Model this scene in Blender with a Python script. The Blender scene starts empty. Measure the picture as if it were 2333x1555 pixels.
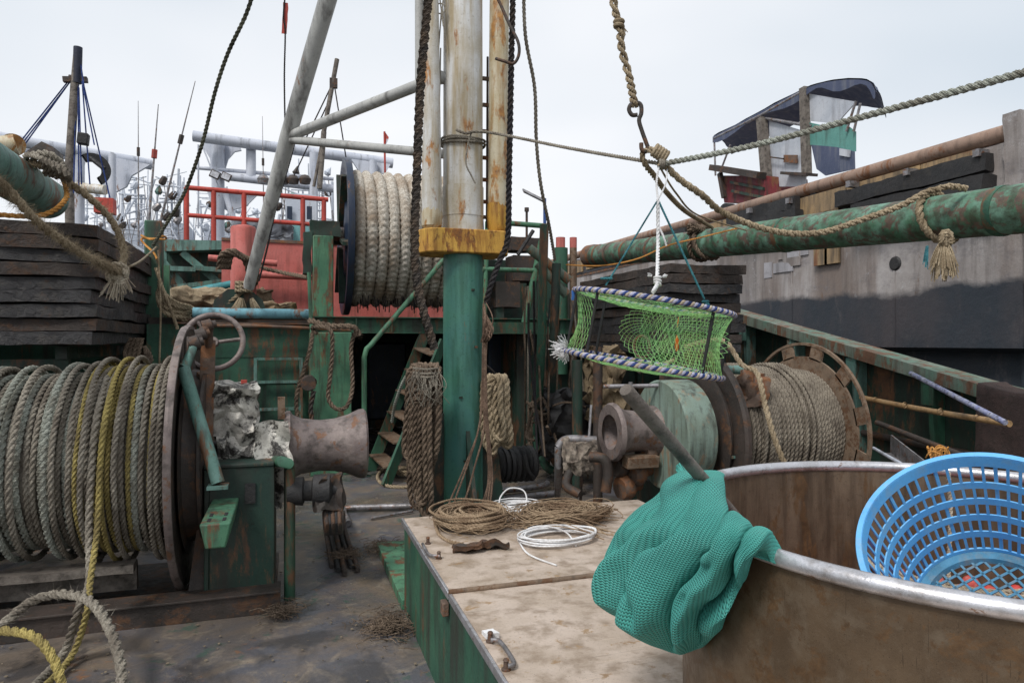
import bpy, math, random
import numpy as np
from mathutils import Vector, Matrix, noise
random.seed(7); rng = np.random.default_rng(7)
S = bpy.context.scene; COL = S.collection
R = math.radians; PI = math.pi
# ------------------------------------------------------------------ camera, sky, sun, exposure
YAW = R(18); H = 1.75; F = 1555.0
cam = bpy.data.cameras.new("camera"); camo = bpy.data.objects.new("camera", cam); COL.objects.link(camo)
camo.location = (0, 0, H); camo.rotation_euler = (R(90), 0, -YAW)
cam.sensor_width = 36; cam.lens = 24; cam.clip_start = .05; cam.clip_end = 3000
S.camera = camo
W = bpy.data.worlds.new("World"); S.world = W; W.use_nodes = True
SUN_EL, SUN_AZ = R(52), R(-60)
def setup_world():
    nt = W.node_tree; nt.nodes.clear(); N = nt.nodes.new; L = nt.links.new
    out = N('ShaderNodeOutputWorld'); bg = N('ShaderNodeBackground'); bg.inputs['Strength'].default_value = .13
    sky = N('ShaderNodeTexSky'); sky.sky_type = 'NISHITA'; sky.sun_disc = False
    sky.sun_elevation = SUN_EL; sky.sun_rotation = SUN_AZ; sky.air_density = 1; sky.dust_density = 4
    tc = N('ShaderNodeTexCoord'); no = N('ShaderNodeTexNoise'); no.inputs['Scale'].default_value = 1.3; no.inputs['Detail'].default_value = 3
    mp = N('ShaderNodeMapping'); mp.inputs['Scale'].default_value = (1, 1, 2.2)
    L(tc.outputs['Generated'], mp.inputs[0]); L(mp.outputs[0], no.inputs['Vector'])
    rp = N('ShaderNodeValToRGB'); e = rp.color_ramp.elements
    e[0].position = .3; e[0].color = (4.4, 4.85, 5.3, 1); e[1].position = .72; e[1].color = (6.4, 6.45, 6.6, 1)
    L(no.outputs[0], rp.inputs[0])
    mx = N('ShaderNodeMixRGB'); mx.inputs[0].default_value = .92
    L(sky.outputs[0], mx.inputs[1]); L(rp.outputs[0], mx.inputs[2]); L(mx.outputs[0], bg.inputs[0]); L(bg.outputs[0], out.inputs[0])
setup_world()
sl = bpy.data.lights.new("sun", 'SUN'); sl.energy = 1.9; sl.angle = R(14); sl.color = (1, .975, .94)
so = bpy.data.objects.new("sun", sl); COL.objects.link(so)
sd = Vector((math.sin(SUN_AZ)*math.cos(SUN_EL), math.cos(SUN_AZ)*math.cos(SUN_EL), math.sin(SUN_EL)))
sd = Vector((-.55, -.45, .9)).normalized()
so.rotation_euler = sd.to_track_quat('Z', 'Y').to_euler(); so.location = (0, 0, 20)
for n_ in W.node_tree.nodes:
    if n_.type == 'TEX_SKY':
        n_.sun_elevation = math.asin(sd.z); n_.sun_rotation = math.atan2(sd.x, sd.y)
S.view_settings.view_transform = 'Standard'; S.view_settings.look = 'None'; S.view_settings.gamma = 1
S.view_settings.exposure = 0.32
# ------------------------------------------------------------------ measuring helpers: photo pixel + a real distance/plane -> place on the ship
FW = Vector((math.sin(YAW), math.cos(YAW), 0)); RT = Vector((math.cos(YAW), -math.sin(YAW), 0)); CP = Vector((0, 0, H))
def ray(px, py): return FW + RT*((px-1166.5)/F) + Vector((0, 0, (777.5-py)/F))
def onD(px, py, d): return CP + ray(px, py)*d
def onX(px, py, x): r = ray(px, py); return CP + r*(x/r.x)
def onY(px, py, y): r = ray(px, py); return CP + r*(y/r.y)
def onZ(px, py, z): r = ray(px, py); return CP + r*((z-H)/r.z)
V = Vector
# ------------------------------------------------------------------ materials
MATS = {}
def nodes(name):
    m = bpy.data.materials.new(name); m.use_nodes = True; nt = m.node_tree; nt.nodes.clear()
    o = nt.nodes.new('ShaderNodeOutputMaterial'); b = nt.nodes.new('ShaderNodeBsdfPrincipled')
    nt.links.new(b.outputs[0], o.inputs[0]); MATS[name] = m
    return m, nt, b, nt.nodes.new, nt.links.new
def rgba(c): return (c[0], c[1], c[2], 1)
def surf(name, col, col2=None, rust=.0, rcol=(.16, .065, .03), rcol2=(.24, .11, .05), dirt=.3, dcol=(.035, .03, .025),
         scale=1.0, rough=(.45, .8), metal=0.0, bump=.3, streak=.6, fine=1.0, spec=.4, base_mix=.55, scratch=0, bd=.012):
    """weathered painted or bare surface: two tints, rust patches and runs, grime, chips"""
    if name in MATS: return MATS[name]
    m, nt, b, N, L = nodes(name)
    tc = N('ShaderNodeTexCoord')
    def nz(sc, det=6, rg=.6, mp=None, dist=0):
        n = N('ShaderNodeTexNoise'); n.inputs['Scale'].default_value = sc; n.inputs['Detail'].default_value = det
        n.inputs['Roughness'].default_value = rg; n.inputs['Distortion'].default_value = dist
        q = N('ShaderNodeMapping'); q.inputs['Scale'].default_value = mp or (1, 1, 1)
        q.inputs['Location'].default_value = (random.uniform(-9, 9),)*3
        L(tc.outputs['Object'], q.inputs[0]); L(q.outputs[0], n.inputs['Vector']); return n.outputs[0]
    def ramp(s, a, c, x=0.0, y=1.0):
        r = N('ShaderNodeMapRange'); r.inputs[1].default_value = a; r.inputs[2].default_value = c
        r.inputs[3].default_value = x; r.inputs[4].default_value = y; L(s, r.inputs[0]); return r.outputs[0]
    def mix(f, a, c):
        x = N('ShaderNodeMixRGB')
        if hasattr(f, 'links'): L(f, x.inputs[0])
        else: x.inputs[0].default_value = f
        for i, v in ((1, a), (2, c)):
            if isinstance(v, tuple): x.inputs[i].default_value = rgba(v)
            else: L(v, x.inputs[i])
        return x.outputs[0]
    def mul(a, c):
        x = N('ShaderNodeMath'); x.operation = 'MULTIPLY'
        for i, v in ((0, a), (1, c)):
            if isinstance(v, float): x.inputs[i].default_value = v
            else: L(v, x.inputs[i])
        return x.outputs[0]
    col2 = col2 or tuple(c*.62 for c in col)
    big = nz(1.7*scale, 5); mid = nz(9*scale, 8, .65, dist=.4); fin = nz(60*scale*fine, 6, .7)
    c = mix(ramp(big, .4, .6), col, col2)
    c = mix(ramp(fin, .35, .75, 0, .35), c, tuple(min(1, v*1.35) for v in col))
    if dirt > 0:
        st = nz(7*scale, 5, .6, (1, 1, .12)) if streak else nz(4*scale, 6)
        c = mix(ramp(st, .58-dirt*.25, .70-dirt*.1, 0, min(.9, .35+dirt)), c, dcol)
        gr = nz(23*scale, 7, .75); c = mix(ramp(gr, .56, .68, 0, .25+dirt*.4), c, tuple(v*.5 for v in dcol) if sum(dcol) < sum(col) else dcol)
    if scratch:
        for kk, ro in ((1, .5), (2, -.9), (3, 1.3)):
            n = N('ShaderNodeTexNoise'); n.inputs['Scale'].default_value = 3*scale; n.inputs['Detail'].default_value = 3
            q = N('ShaderNodeMapping'); q.inputs['Scale'].default_value = (.5, 22, 1 if kk < 3 else .5); q.inputs['Rotation'].default_value = (0, 0, ro); q.inputs['Location'].default_value = (kk*3, kk, 0)
            L(tc.outputs['Object'], q.inputs[0]); L(q.outputs[0], n.inputs['Vector'])
            c = mix(ramp(n.outputs[0], .69, .72, 0, scratch), c, tuple(v*(1.6 if kk == 1 else .45) for v in col2))
        vo = N('ShaderNodeTexVoronoi'); vo.inputs['Scale'].default_value = 34*scale; L(tc.outputs['Object'], vo.inputs['Vector'])
        c = mix(ramp(vo.outputs['Distance'], .10, .16, scratch*.8, 0), c, tuple(v*.3 for v in col2))
    fr = None
    if rust > 0:
        rs = nz(3.2*scale, 9, .72, (1, 1, .28 if streak else 1), dist=.3)
        fr = ramp(rs, .645-rust*.32, .69-rust*.28)
        rc = mix(ramp(mid, .3, .7), rcol, rcol2)
        c = mix(mul(fr, ramp(fin, .25, .5, .6, 1)), c, rc)
    L(c, b.inputs['Base Color'])
    L(ramp(mid, .3, .7, rough[0], rough[1]), b.inputs['Roughness'])
    b.inputs['Metallic'].default_value = metal; b.inputs['Specular IOR Level'].default_value = spec
    bp = N('ShaderNodeBump'); bp.inputs['Strength'].default_value = bump; bp.inputs['Distance'].default_value = bd
    s2 = N('ShaderNodeMath'); s2.operation = 'ADD'; L(mul(fin, .35), s2.inputs[0]); L(mid, s2.inputs[1])
    L(s2.outputs[0], bp.inputs['Height']); L(bp.outputs[0], b.inputs['Normal'])
    return m
def ropem(name, c1, c2, c3=None, k=90, bump=.5, rough=.95):
    if name in MATS: return MATS[name]
    m, nt, b, N, L = nodes(name)
    tc = N('ShaderNodeTexCoord')
    n1 = N('ShaderNodeTexNoise'); n1.inputs['Scale'].default_value = k; n1.inputs['Detail'].default_value = 5
    n2 = N('ShaderNodeTexNoise'); n2.inputs['Scale'].default_value = k*.07; n2.inputs['Detail'].default_value = 6
    for n in (n1, n2): L(tc.outputs['Object'], n.inputs['Vector'])
    r1 = N('ShaderNodeValToRGB'); r1.color_ramp.elements[0].position = .32; r1.color_ramp.elements[1].position = .68
    r1.color_ramp.elements[0].color = rgba(c1); r1.color_ramp.elements[1].color = rgba(c2); L(n1.outputs[0], r1.inputs[0])
    mx = N('ShaderNodeMixRGB'); rr = N('ShaderNodeMapRange'); rr.inputs[1].default_value = .42; rr.inputs[2].default_value = .66
    rr.inputs[4].default_value = .8
    L(n2.outputs[0], rr.inputs[0]); L(rr.outputs[0], mx.inputs[0]); L(r1.outputs[0], mx.inputs[1])
    mx.inputs[2].default_value = rgba(c3 or tuple(v*.45 for v in c1)); L(mx.outputs[0], b.inputs['Base Color'])
    b.inputs['Roughness'].default_value = rough; b.inputs['Specular IOR Level'].default_value = .15
    bp = N('ShaderNodeBump'); bp.inputs['Strength'].default_value = bump; bp.inputs['Distance'].default_value = .006
    L(n1.outputs[0], bp.inputs['Height']); L(bp.outputs[0], b.inputs['Normal'])
    return m
RUSTD = dict(rcol=(.075, .04, .026), rcol2=(.2, .095, .045))
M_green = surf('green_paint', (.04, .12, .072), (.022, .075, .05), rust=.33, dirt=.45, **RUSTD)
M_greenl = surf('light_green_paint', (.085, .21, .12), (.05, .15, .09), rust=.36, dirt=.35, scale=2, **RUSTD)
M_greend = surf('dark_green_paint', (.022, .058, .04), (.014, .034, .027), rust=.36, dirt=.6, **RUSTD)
M_teal = surf('teal_paint', (.14, .25, .22), (.07, .16, .13), rust=.38, dirt=.4, scale=1.6, **RUSTD)
M_blue = surf('pale_blue_paint', (.2, .42, .5), (.14, .32, .38), rust=.3, dirt=.3, scale=1.5)
M_mastg = surf('mast_green_paint', (.06, .185, .13), (.055, .165, .15), rust=.16, dirt=.4, dcol=(.02, .065, .035), scale=1.0, rough=(.25, .5), bump=.12)
M_mastw = surf('mast_white_paint', (.6, .6, .59), (.45, .41, .33), rust=.27, dirt=.6, dcol=(.36, .28, .16), rcol=(.14, .06, .025), rcol2=(.5, .23, .06), scale=1.4, rough=(.35, .6), bump=.25)
M_mastc = surf('mast_cream_paint', (.55, .50, .38), (.45, .38, .24), rust=.42, dirt=.5, dcol=(.32, .2, .08), rcol=(.15, .06, .02), rcol2=(.52, .25, .06), scale=1.8, rough=(.35, .6), bump=.3)
M_yellow = surf('rusty_yellow_paint', (.56, .33, .06), (.5, .26, .05), rust=.33, dirt=.45, dcol=(.2, .075, .015), rcol=(.07, .03, .015), rcol2=(.32, .12, .02), scale=2.4)
M_rusty = surf('rusted_steel', (.17, .115, .085), (.1, .07, .055), rust=.5, dirt=.3, streak=0, scale=2.2, rough=(.6, .95), bump=.7)
M_rustd = surf('dark_rusted_steel', (.06, .045, .038), (.03, .025, .022), rust=.4, rcol=(.05, .028, .02), rcol2=(.14, .07, .035), dirt=.4, streak=0, scale=1.7, bump=.7)
M_flange = surf('brown_flange_steel', (.2, .14, .095), (.14, .1, .07), rust=.42, rcol=(.09, .045, .025), rcol2=(.15, .08, .04), dirt=.2, streak=0, scale=4, rough=(.6, .9), bump=.5)
M_gypsy = surf('worn_drum_steel', (.22, .18, .165), (.14, .11, .105), rust=.22, rcol=(.12, .06, .035), rcol2=(.22, .11, .06), dirt=.3, streak=0, scale=3, rough=(.4, .7), metal=.25, bump=.5)
M_grey = surf('pale_grey_paint', (.42, .42, .4), (.33, .33, .32), rust=.14, dirt=.3, scale=1.2, rough=(.4, .6), bump=.1)
M_white = surf('white_ship_paint', (.52, .54, .6), (.42, .45, .52), rust=.06, dirt=.15, scale=.6, rough=(.4, .6), bump=.1)
M_whitef = surf('far_ship_paint', (.55, .58, .64), (.45, .49, .56), rust=.03, dirt=.12, scale=.6, rough=(.5, .7), bump=.1)
M_red = surf('red_paint', (.48, .1, .085), (.40, .085, .07), rust=.16, dirt=.3, dcol=(.16, .05, .04), scale=1.2, rough=(.4, .7))
M_redb = surf('bright_red_paint', (.5, .07, .05), rust=.1, dirt=.2)
M_pink = surf('faded_red_paint', (.52, .16, .14), (.46, .11, .09), rust=.14, dirt=.4, dcol=(.2, .07, .055), scale=1.0)
M_black = surf('black_rubber', (.02, .02, .021), (.03, .028, .028), dirt=.2, dcol=(.05, .045, .04), streak=0, scale=2, rough=(.4, .8), bump=.8)
M_slab = surf('weathered_slab', (.05, .048, .05), (.022, .021, .023), rust=.25, rcol=(.055, .033, .024), rcol2=(.1, .06, .04), dirt=.3, dcol=(.09, .08, .07), streak=0, scale=1.6, rough=(.25, .7), bump=1.0, bd=.035)
M_slab2 = surf('browned_slab', (.075, .056, .047), (.035, .029, .027), rust=.3, rcol=(.05, .03, .022), rcol2=(.11, .062, .038), dirt=.3, streak=0, scale=1.6, rough=(.5, .9), bump=1.0, bd=.035)
M_navy = surf('navy_paint', (.012, .022, .048), (.02, .032, .055), dirt=.3, rust=.1, scale=2, rough=(.3, .5))
M_lid = surf('stained_lid_steel', (.52, .43, .36), (.41, .33, .26), rust=.2, rcol=(.24, .15, .08), rcol2=(.38, .26, .15), dirt=.42, dcol=(.24, .175, .12), streak=0, scale=2.6, rough=(.35, .65), metal=.12, bump=.12, fine=2, scratch=.8)
M_bin = surf('brown_stained_tank', (.115, .078, .047), (.075, .05, .03), rust=.36, rcol=(.06, .036, .02), rcol2=(.14, .08, .038), dirt=.35, dcol=(.15, .115, .08), scale=3.4, streak=0, scratch=.6, rough=(.3, .55), metal=.2, bump=.15, fine=1.6)
M_alu = surf('bare_aluminium', (.6, .6, .63), (.42, .41, .42), rust=.12, rcol=(.2, .12, .08), rcol2=(.3, .18, .11), dirt=.22, dcol=(.2, .17, .14), streak=0, scale=5, rough=(.22, .5), metal=.75, bump=.15)
M_steelp = surf('dull_pipe_steel', (.3, .29, .3), (.17, .16, .16), rust=.3, dirt=.3, streak=0, scale=4, rough=(.3, .6), metal=.5, bump=.3)
M_wood = surf('grey_wood', (.2, .175, .15), (.12, .1, .085), dirt=.4, streak=0, scale=3, rough=(.6, .9), bump=.8)
M_bamboo = surf('bamboo', (.4, .26, .13), (.3, .18, .08), dirt=.3, streak=0, scale=3, rough=(.4, .6))
M_basket = surf('blue_plastic', (.13, .42, .74), (.1, .36, .7), dirt=.2, dcol=(.25, .4, .5), streak=0, scale=5, rough=(.28, .45), bump=.05, spec=.5)
M_foil = surf('torn_foil', (.5, .48, .43), (.3, .28, .25), rust=.5, rcol=(.012, .011, .011), rcol2=(.05, .045, .04), dirt=.2, streak=0, scale=1.8, rough=(.28, .55), metal=.35, bump=.6)
M_conc = surf('barge_hull_steel', (.36, .35, .37), (.24, .23, .24), rust=.26, rcol=(.09, .06, .05), rcol2=(.17, .12, .09), dirt=.4, dcol=(.1, .09, .085), scale=.28, rough=(.5, .8), bump=.4)
M_hullblk = surf('barge_black_paint', (.025, .026, .032), (.045, .042, .045), rust=.12, dirt=.3, dcol=(.06, .055, .055), scale=.5, rough=(.35, .6), bump=.4)
M_tan = surf('barge_rail_rust', (.3, .2, .15), (.24, .165, .125), rust=.35, dirt=.3, dcol=(.12, .08, .06), scale=1.3, rough=(.5, .8))
M_wale = surf('wale_yellow_wood', (.36, .24, .12), (.24, .17, .1), rust=.2, dirt=.5, dcol=(.09, .07, .05), scale=1.2)
M_canopy = surf('blue_canvas', (.075, .09, .15), (.05, .065, .115), dirt=.3, dcol=(.16, .17, .2), scale=1, rough=(.6, .9), bump=.5)
M_brass = surf('burnt_bolt', (.12, .08, .06), rust=.4, dirt=.2, streak=0, scale=6, metal=.3)
M_rag = surf('brown_rag', (.075, .05, .045), (.05, .035, .032), dirt=.3, streak=0, scale=6, rough=(.9, 1), bump=1.0)
M_redstuff = surf('red_netting', (.55, .05, .04), (.5, .12, .1), dirt=.2, dcol=(.5, .45, .42), streak=0, scale=14, rough=(.3, .6))
M_sheet = surf('pale_plastic_sheet', (.5, .52, .56), (.38, .41, .46), dirt=.3, dcol=(.25, .25, .27), scale=1, rough=(.3, .5), bump=.4)
M_gsheet = surf('green_plastic_sheet', (.12, .3, .26), (.09, .25, .22), dirt=.2, scale=1, rough=(.5, .7))
R_grey = ropem('grey_brown_rope', (.15, .13, .105), (.35, .32, .265), (.12, .10, .08))
R_teal = ropem('grey_green_rope', (.16, .17, .145), (.46, .48, .42), (.17, .155, .125))
R_yel = ropem('yellow_rope', (.22, .17, .06), (.46, .38, .14), (.16, .125, .06))
R_dark = ropem('dark_tarry_rope', (.016, .016, .02), (.055, .05, .052), (.05, .04, .032))
R_man = ropem('manila_rope', (.22, .165, .1), (.46, .38, .27), (.16, .12, .075))
R_manl = ropem('pale_manila_rope', (.33, .28, .21), (.56, .5, .4), (.26, .2, .14))
R_brn = ropem('brown_rope', (.09, .064, .046), (.25, .19, .14), (.06, .043, .032))
R_bigw = ropem('white_hawser', (.3, .26, .21), (.66, .62, .55), (.26, .19, .13), k=45, bump=1.0)
R_white = ropem('white_cord', (.6, .6, .6), (.85, .85, .86), (.45, .43, .42))
R_navy = ropem('navy_cord', (.02, .03, .11), (.06, .1, .28))
R_teal2 = ropem('teal_cord', (.03, .12, .15), (.08, .25, .28))
R_gnet = ropem('bright_green_twine', (.15, .40, .13), (.36, .66, .29), (.28, .45, .14))
R_orange = ropem('orange_cord', (.5, .22, .05), (.65, .35, .12))
R_tanw = ropem('tan_wire_rope', (.2, .14, .09), (.4, .3, .2), (.13, .08, .05))
R_wire = ropem('brown_wire', (.09, .06, .045), (.24, .16, .115))
def hull_mat():
    m, nt, b, N, L = nodes('barge_side'); tc = N('ShaderNodeTexCoord'); ge = N('ShaderNodeNewGeometry'); sp = N('ShaderNodeSeparateXYZ'); L(ge.outputs['Position'], sp.inputs[0])
    def nz(sc, mp, det=7, ro=.65):
        n = N('ShaderNodeTexNoise'); n.inputs['Scale'].default_value = sc; n.inputs['Detail'].default_value = det; n.inputs['Roughness'].default_value = ro
        q = N('ShaderNodeMapping'); q.inputs['Scale'].default_value = mp; L(ge.outputs['Position'], q.inputs[0]); L(q.outputs[0], n.inputs[0]); return n.outputs[0]
    def ramp(s_, a, c, x=0, y=1):
        r = N('ShaderNodeMapRange'); r.inputs[1].default_value = a; r.inputs[2].default_value = c; r.inputs[3].default_value = x; r.inputs[4].default_value = y; L(s_, r.inputs[0]); return r.outputs[0]
    def mix(f, a, c):
        x = N('ShaderNodeMixRGB'); L(f, x.inputs[0])
        for i, v in ((1, a), (2, c)):
            if isinstance(v, tuple): x.inputs[i].default_value = rgba(v)
            else: L(v, x.inputs[i])
        return x.outputs[0]
    c = mix(ramp(nz(.5, (1, 1, 1)), .4, .6), (.46, .43, .42), (.31, .28, .265))
    c = mix(ramp(nz(1.1, (1, 1, .16)), .47, .62, 0, .8), c, (.17, .125, .1))
    c = mix(ramp(nz(4, (1, 1, .1)), .5, .64, 0, .65), c, (.12, .1, .09))
    c = mix(ramp(nz(.35, (1, 1, .12), 3), .45, .62, 0, .6), c, (.13, .115, .11))
    c = mix(ramp(nz(2.4, (1, 1, 1.4), 10, .75), .52, .66, 0, .55), c, (.14, .13, .14))
    c = mix(ramp(nz(3.1, (1, 1, 1), 10, .8), .58, .66, 0, .6), c, (.5, .49, .5))
    c = mix(ramp(nz(2.2, (1, 1, .35), 9, .75), .62, .68, 0, .8), c, (.15, .085, .05))
    k = mix(ramp(nz(.8, (1, 1, .5)), .4, .65), (.025, .032, .042), (.055, .048, .052))
    k = mix(ramp(nz(3, (1, 1, .4), 9, .75), .56, .68, 0, .6), k, (.1, .09, .09))
    ad = N('ShaderNodeMath'); ad.operation = 'MULTIPLY_ADD'; L(nz(.9, (1, 1, 1.6), 9, .65), ad.inputs[0]); ad.inputs[1].default_value = .5; L(sp.outputs[2], ad.inputs[2])
    c = mix(ramp(ad.outputs[0], 2.74, 2.86), k, c); L(c, b.inputs['Base Color']); b.inputs['Roughness'].default_value = .6
    bp = N('ShaderNodeBump'); bp.inputs['Strength'].default_value = .4; bp.inputs['Distance'].default_value = .05; L(nz(2.5, (1, 1, 1), 9, .7), bp.inputs['Height']); L(bp.outputs[0], b.inputs['Normal'])
    return m
M_hull = hull_mat(); M_hull.diffuse_color = (.3, .3, .3, 1)
# ------------------------------------------------------------------ mesh builder
def spl(pts, per=10, closed=False):
    P = [np.array(p, float) for p in pts]; n = len(P)
    if n == 2: return np.linspace(P[0], P[1], 2)
    out = []
    t = np.linspace(0, 1, per, endpoint=False)[:, None]
    rg = range(n if closed else n-1)
    for i in rg:
        if closed: a, b, c, d = P[i-1], P[i], P[(i+1) % n], P[(i+2) % n]
        else: a, b, c, d = P[max(i-1, 0)], P[i], P[i+1], P[min(i+2, n-1)]
        out.append(.5*((2*b)+(-a+c)*t+(2*a-5*b+4*c-d)*t**2+(-a+3*b-3*c+d)*t**3))
    out.append(P[0][None] if closed else P[-1][None])
    return np.concatenate(out)
def resample(P, step):
    P = np.asarray(P, float); d = np.linalg.norm(np.diff(P, axis=0), axis=1); s = np.concatenate([[0], np.cumsum(d)])
    n = max(2, int(s[-1]/step)+1); t = np.linspace(0, s[-1], n)
    return np.stack([np.interp(t, s, P[:, k]) for k in range(3)], 1), t
def frames(P):
    T = np.gradient(P, axis=0); T /= np.linalg.norm(T, axis=1)[:, None]+1e-12
    up = Vector((0, 0, 1)) if abs(T[0][2]) < .9 else Vector((1, 0, 0))
    t0 = Vector(T[0]); n = (up-t0*up.dot(t0)).normalized(); U = []
    for t in T:
        t = Vector(t); n = n-t*n.dot(t)
        n = n.normalized() if n.length > 1e-6 else t.orthogonal().normalized(); U.append(n.copy())
    U = np.array(U); return T, U, np.cross(T, U)
class MB:
    def __init__(s): s.v = []; s.f = []; s.n = 0; s.uv = None
    def add(s, v, f):
        v = np.asarray(v, float).reshape(-1, 3); s.v.append(v)
        s.f.extend([tuple(i+s.n for i in q) for q in f]); s.n += len(v); return s
    def grid(s, G, cu=False, cv=False):
        G = np.asarray(G, float); a, b = G.shape[:2]; i = np.arange(a if cu else a-1); j = np.arange(b if cv else b-1)
        I, J = np.meshgrid(i, j, indexing='ij'); I = I.ravel(); J = J.ravel(); I2 = (I+1) % a; J2 = (J+1) % b
        q = np.stack([I*b+J, I2*b+J, I2*b+J2, I*b+J2], 1)+s.n
        s.v.append(G.reshape(-1, 3)); s.f.extend(map(tuple, q.tolist())); s.n += a*b; return s
    def box(s, c, d, rz=0, jit=0, rx=0, ry=0):
        c = Vector(c); M = Matrix.Rotation(rz, 3, 'Z') @ Matrix.Rotation(ry, 3, 'Y') @ Matrix.Rotation(rx, 3, 'X'); v = []
        for x in (-.5, .5):
            for y in (-.5, .5):
                for z in (-.5, .5):
                    v.append(c+M @ Vector((x*d[0]+random.uniform(-jit, jit), y*d[1]+random.uniform(-jit, jit), z*d[2]+random.uniform(-jit, jit))))
        return s.add([tuple(p) for p in v], [(0, 1, 3, 2), (4, 6, 7, 5), (0, 4, 5, 1), (2, 3, 7, 6), (0, 2, 6, 4), (1, 5, 7, 3)])
    def bb(s, a, b, **k): return s.box([(a[i]+b[i])/2 for i in range(3)], [abs(b[i]-a[i]) for i in range(3)], **k)
    def bar(s, p, q, w, h, up=(0, 0, 1)):
        p = Vector(p); q = Vector(q); t = (q-p).normalized(); up = Vector(up)
        if abs(t.dot(up)) > .97: up = Vector((1, 0, 0))
        a = t.cross(up).normalized()*w/2; b = a.cross(t).normalized()*h/2
        v = [p-a-b, p+a-b, p+a+b, p-a+b, q-a-b, q+a-b, q+a+b, q-a+b]
        return s.add([tuple(x) for x in v], [(0, 3, 2, 1), (4, 5, 6, 7), (0, 1, 5, 4), (1, 2, 6, 5), (2, 3, 7, 6), (3, 0, 4, 7)])
    def tube(s, pts, r, n=12, per=8, cap=True, closed=False, wob=0):
        P = spl(pts, per, closed) if len(pts) > 2 and per > 1 else np.array([tuple(p) for p in pts], float)
        if closed: P = P[:-1]
        T, U, B = frames(P)
        if closed:
            T = (np.roll(P, -1, 0)-np.roll(P, 1, 0)); T /= np.linalg.norm(T, axis=1)[:, None]
            c = P.mean(0); U = P-c; U -= T*(U*T).sum(1)[:, None]; U /= np.linalg.norm(U, axis=1)[:, None]; B = np.cross(T, U)
        rr = np.interp(np.linspace(0, 1, len(P)), np.linspace(0, 1, len(r)), r) if hasattr(r, '__len__') else np.full(len(P), r)
        if wob: rr = rr*(1+wob*rng.normal(size=len(P)))
        th = np.linspace(0, 2*PI, n, endpoint=False)
        G = P[:, None]+rr[:, None, None]*(U[:, None]*np.cos(th)[None, :, None]+B[:, None]*np.sin(th)[None, :, None])
        o = s.n; s.grid(G, cu=closed, cv=True)
        if cap and not closed:
            s.f.append(tuple(o+k for k in range(n))); s.f.append(tuple(o+(len(P)-1)*n+n-1-k for k in range(n)))
        return s
    def hollow(s, p, q, ro, ri, n=24):
        p = Vector(p); q = Vector(q); L = (q-p).length; return s.lathe(p, q-p, [(0, ri), (0, ro), (L, ro), (L, ri), (0, ri)], n)
    def rope(s, pts, r, lobes=3, sides=12, amp=.2, pitch=6.5, per=12, closed=False, wob=.0, res=8, taper=False):
        P = spl(pts, per, closed) if len(pts) > 2 else np.array([tuple(p) for p in pts], float)
        P, t = resample(P, pitch*r/res)
        if wob:
            for k in range(3):
                P[:, k] += wob*np.array([noise.noise(Vector((x*3/(r*40), k*7.3, 1.7))) for x in t])
        T, U, B = frames(P); th = np.linspace(0, 2*PI, sides, endpoint=False)
        tw = (t*2*PI/(pitch*r))[:, None]; ths = th[None]+tw
        loc = ((th+PI/lobes) % (2*PI/lobes))-PI/lobes; dd = min(.5, amp*2.4); aa = 1-dd
        prof = (dd*np.cos(loc)+np.sqrt(np.maximum(1e-4, aa*aa-(dd*np.sin(loc))**2))) if amp > 0 else np.ones(sides)
        rad = r*prof[None]*(1+.02*rng.normal(size=(len(P), 1)))
        G = P[:, None]+rad[:, :, None]*(U[:, None]*np.cos(ths)[:, :, None]+B[:, None]*np.sin(ths)[:, :, None])
        o = s.n; s.grid(G, cv=True)
        s.f.append(tuple(o+k for k in range(sides))); s.f.append(tuple(o+(len(P)-1)*sides+sides-1-k for k in range(sides)))
        return s
    def lathe(s, p, ax, prof, n=32, a0=0, a1=2*PI, wob=0):
        p = np.array(tuple(p)); ax = Vector(ax).normalized(); u = ax.orthogonal().normalized()
        if abs(ax.z) < .9: u = (Vector((0, 0, 1))-ax*ax.z).normalized()
        w = ax.cross(u); full = abs(a1-a0-2*PI) < 1e-6
        th = np.linspace(a0, a1, n, endpoint=not full); A = np.array(ax); U = np.array(u); B = np.array(w)
        G = np.array([[p+A*t+r*(1+(wob*random.gauss(0, 1) if wob else 0))*(U*math.cos(x)+B*math.sin(x)) for x in th] for t, r in prof])
        return s.grid(G, cv=full)
    def prism(s, poly, vec):
        n = len(poly); vec = Vector(vec); a = [Vector(p) for p in poly]; v = [tuple(p) for p in a]+[tuple(p+vec) for p in a]
        return s.add(v, [tuple(range(n)), tuple(range(2*n-1, n-1, -1))]+[(i, i+n, (i+1) % n+n, (i+1) % n) for i in range(n)])
    def ring(s, c, nrm, Rr, r, n=48, m=10, sq=1.0):
        nrm = Vector(nrm).normalized(); u = nrm.orthogonal().normalized(); w = nrm.cross(u); c = Vector(c)
        return s.tube([tuple(c+u*Rr*math.cos(a)+w*Rr*sq*math.sin(a)) for a in np.linspace(0, 2*PI, n, endpoint=False)], r, n=m, per=1, closed=True) if False else s._torus(c, nrm, u, w, Rr, r, n, m, sq)
    def _torus(s, c, nrm, u, w, Rr, r, n, m, sq):
        G = np.zeros((n, m, 3))
        for i in range(n):
            a = 2*PI*i/n; e = u*math.cos(a)+w*math.sin(a)*sq
            for j in range(m):
                b = 2*PI*j/m; G[i, j] = c+e*Rr+e.normalized()*r*math.cos(b)+nrm*r*math.sin(b)
        return s.grid(G, cu=True, cv=True)
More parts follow.
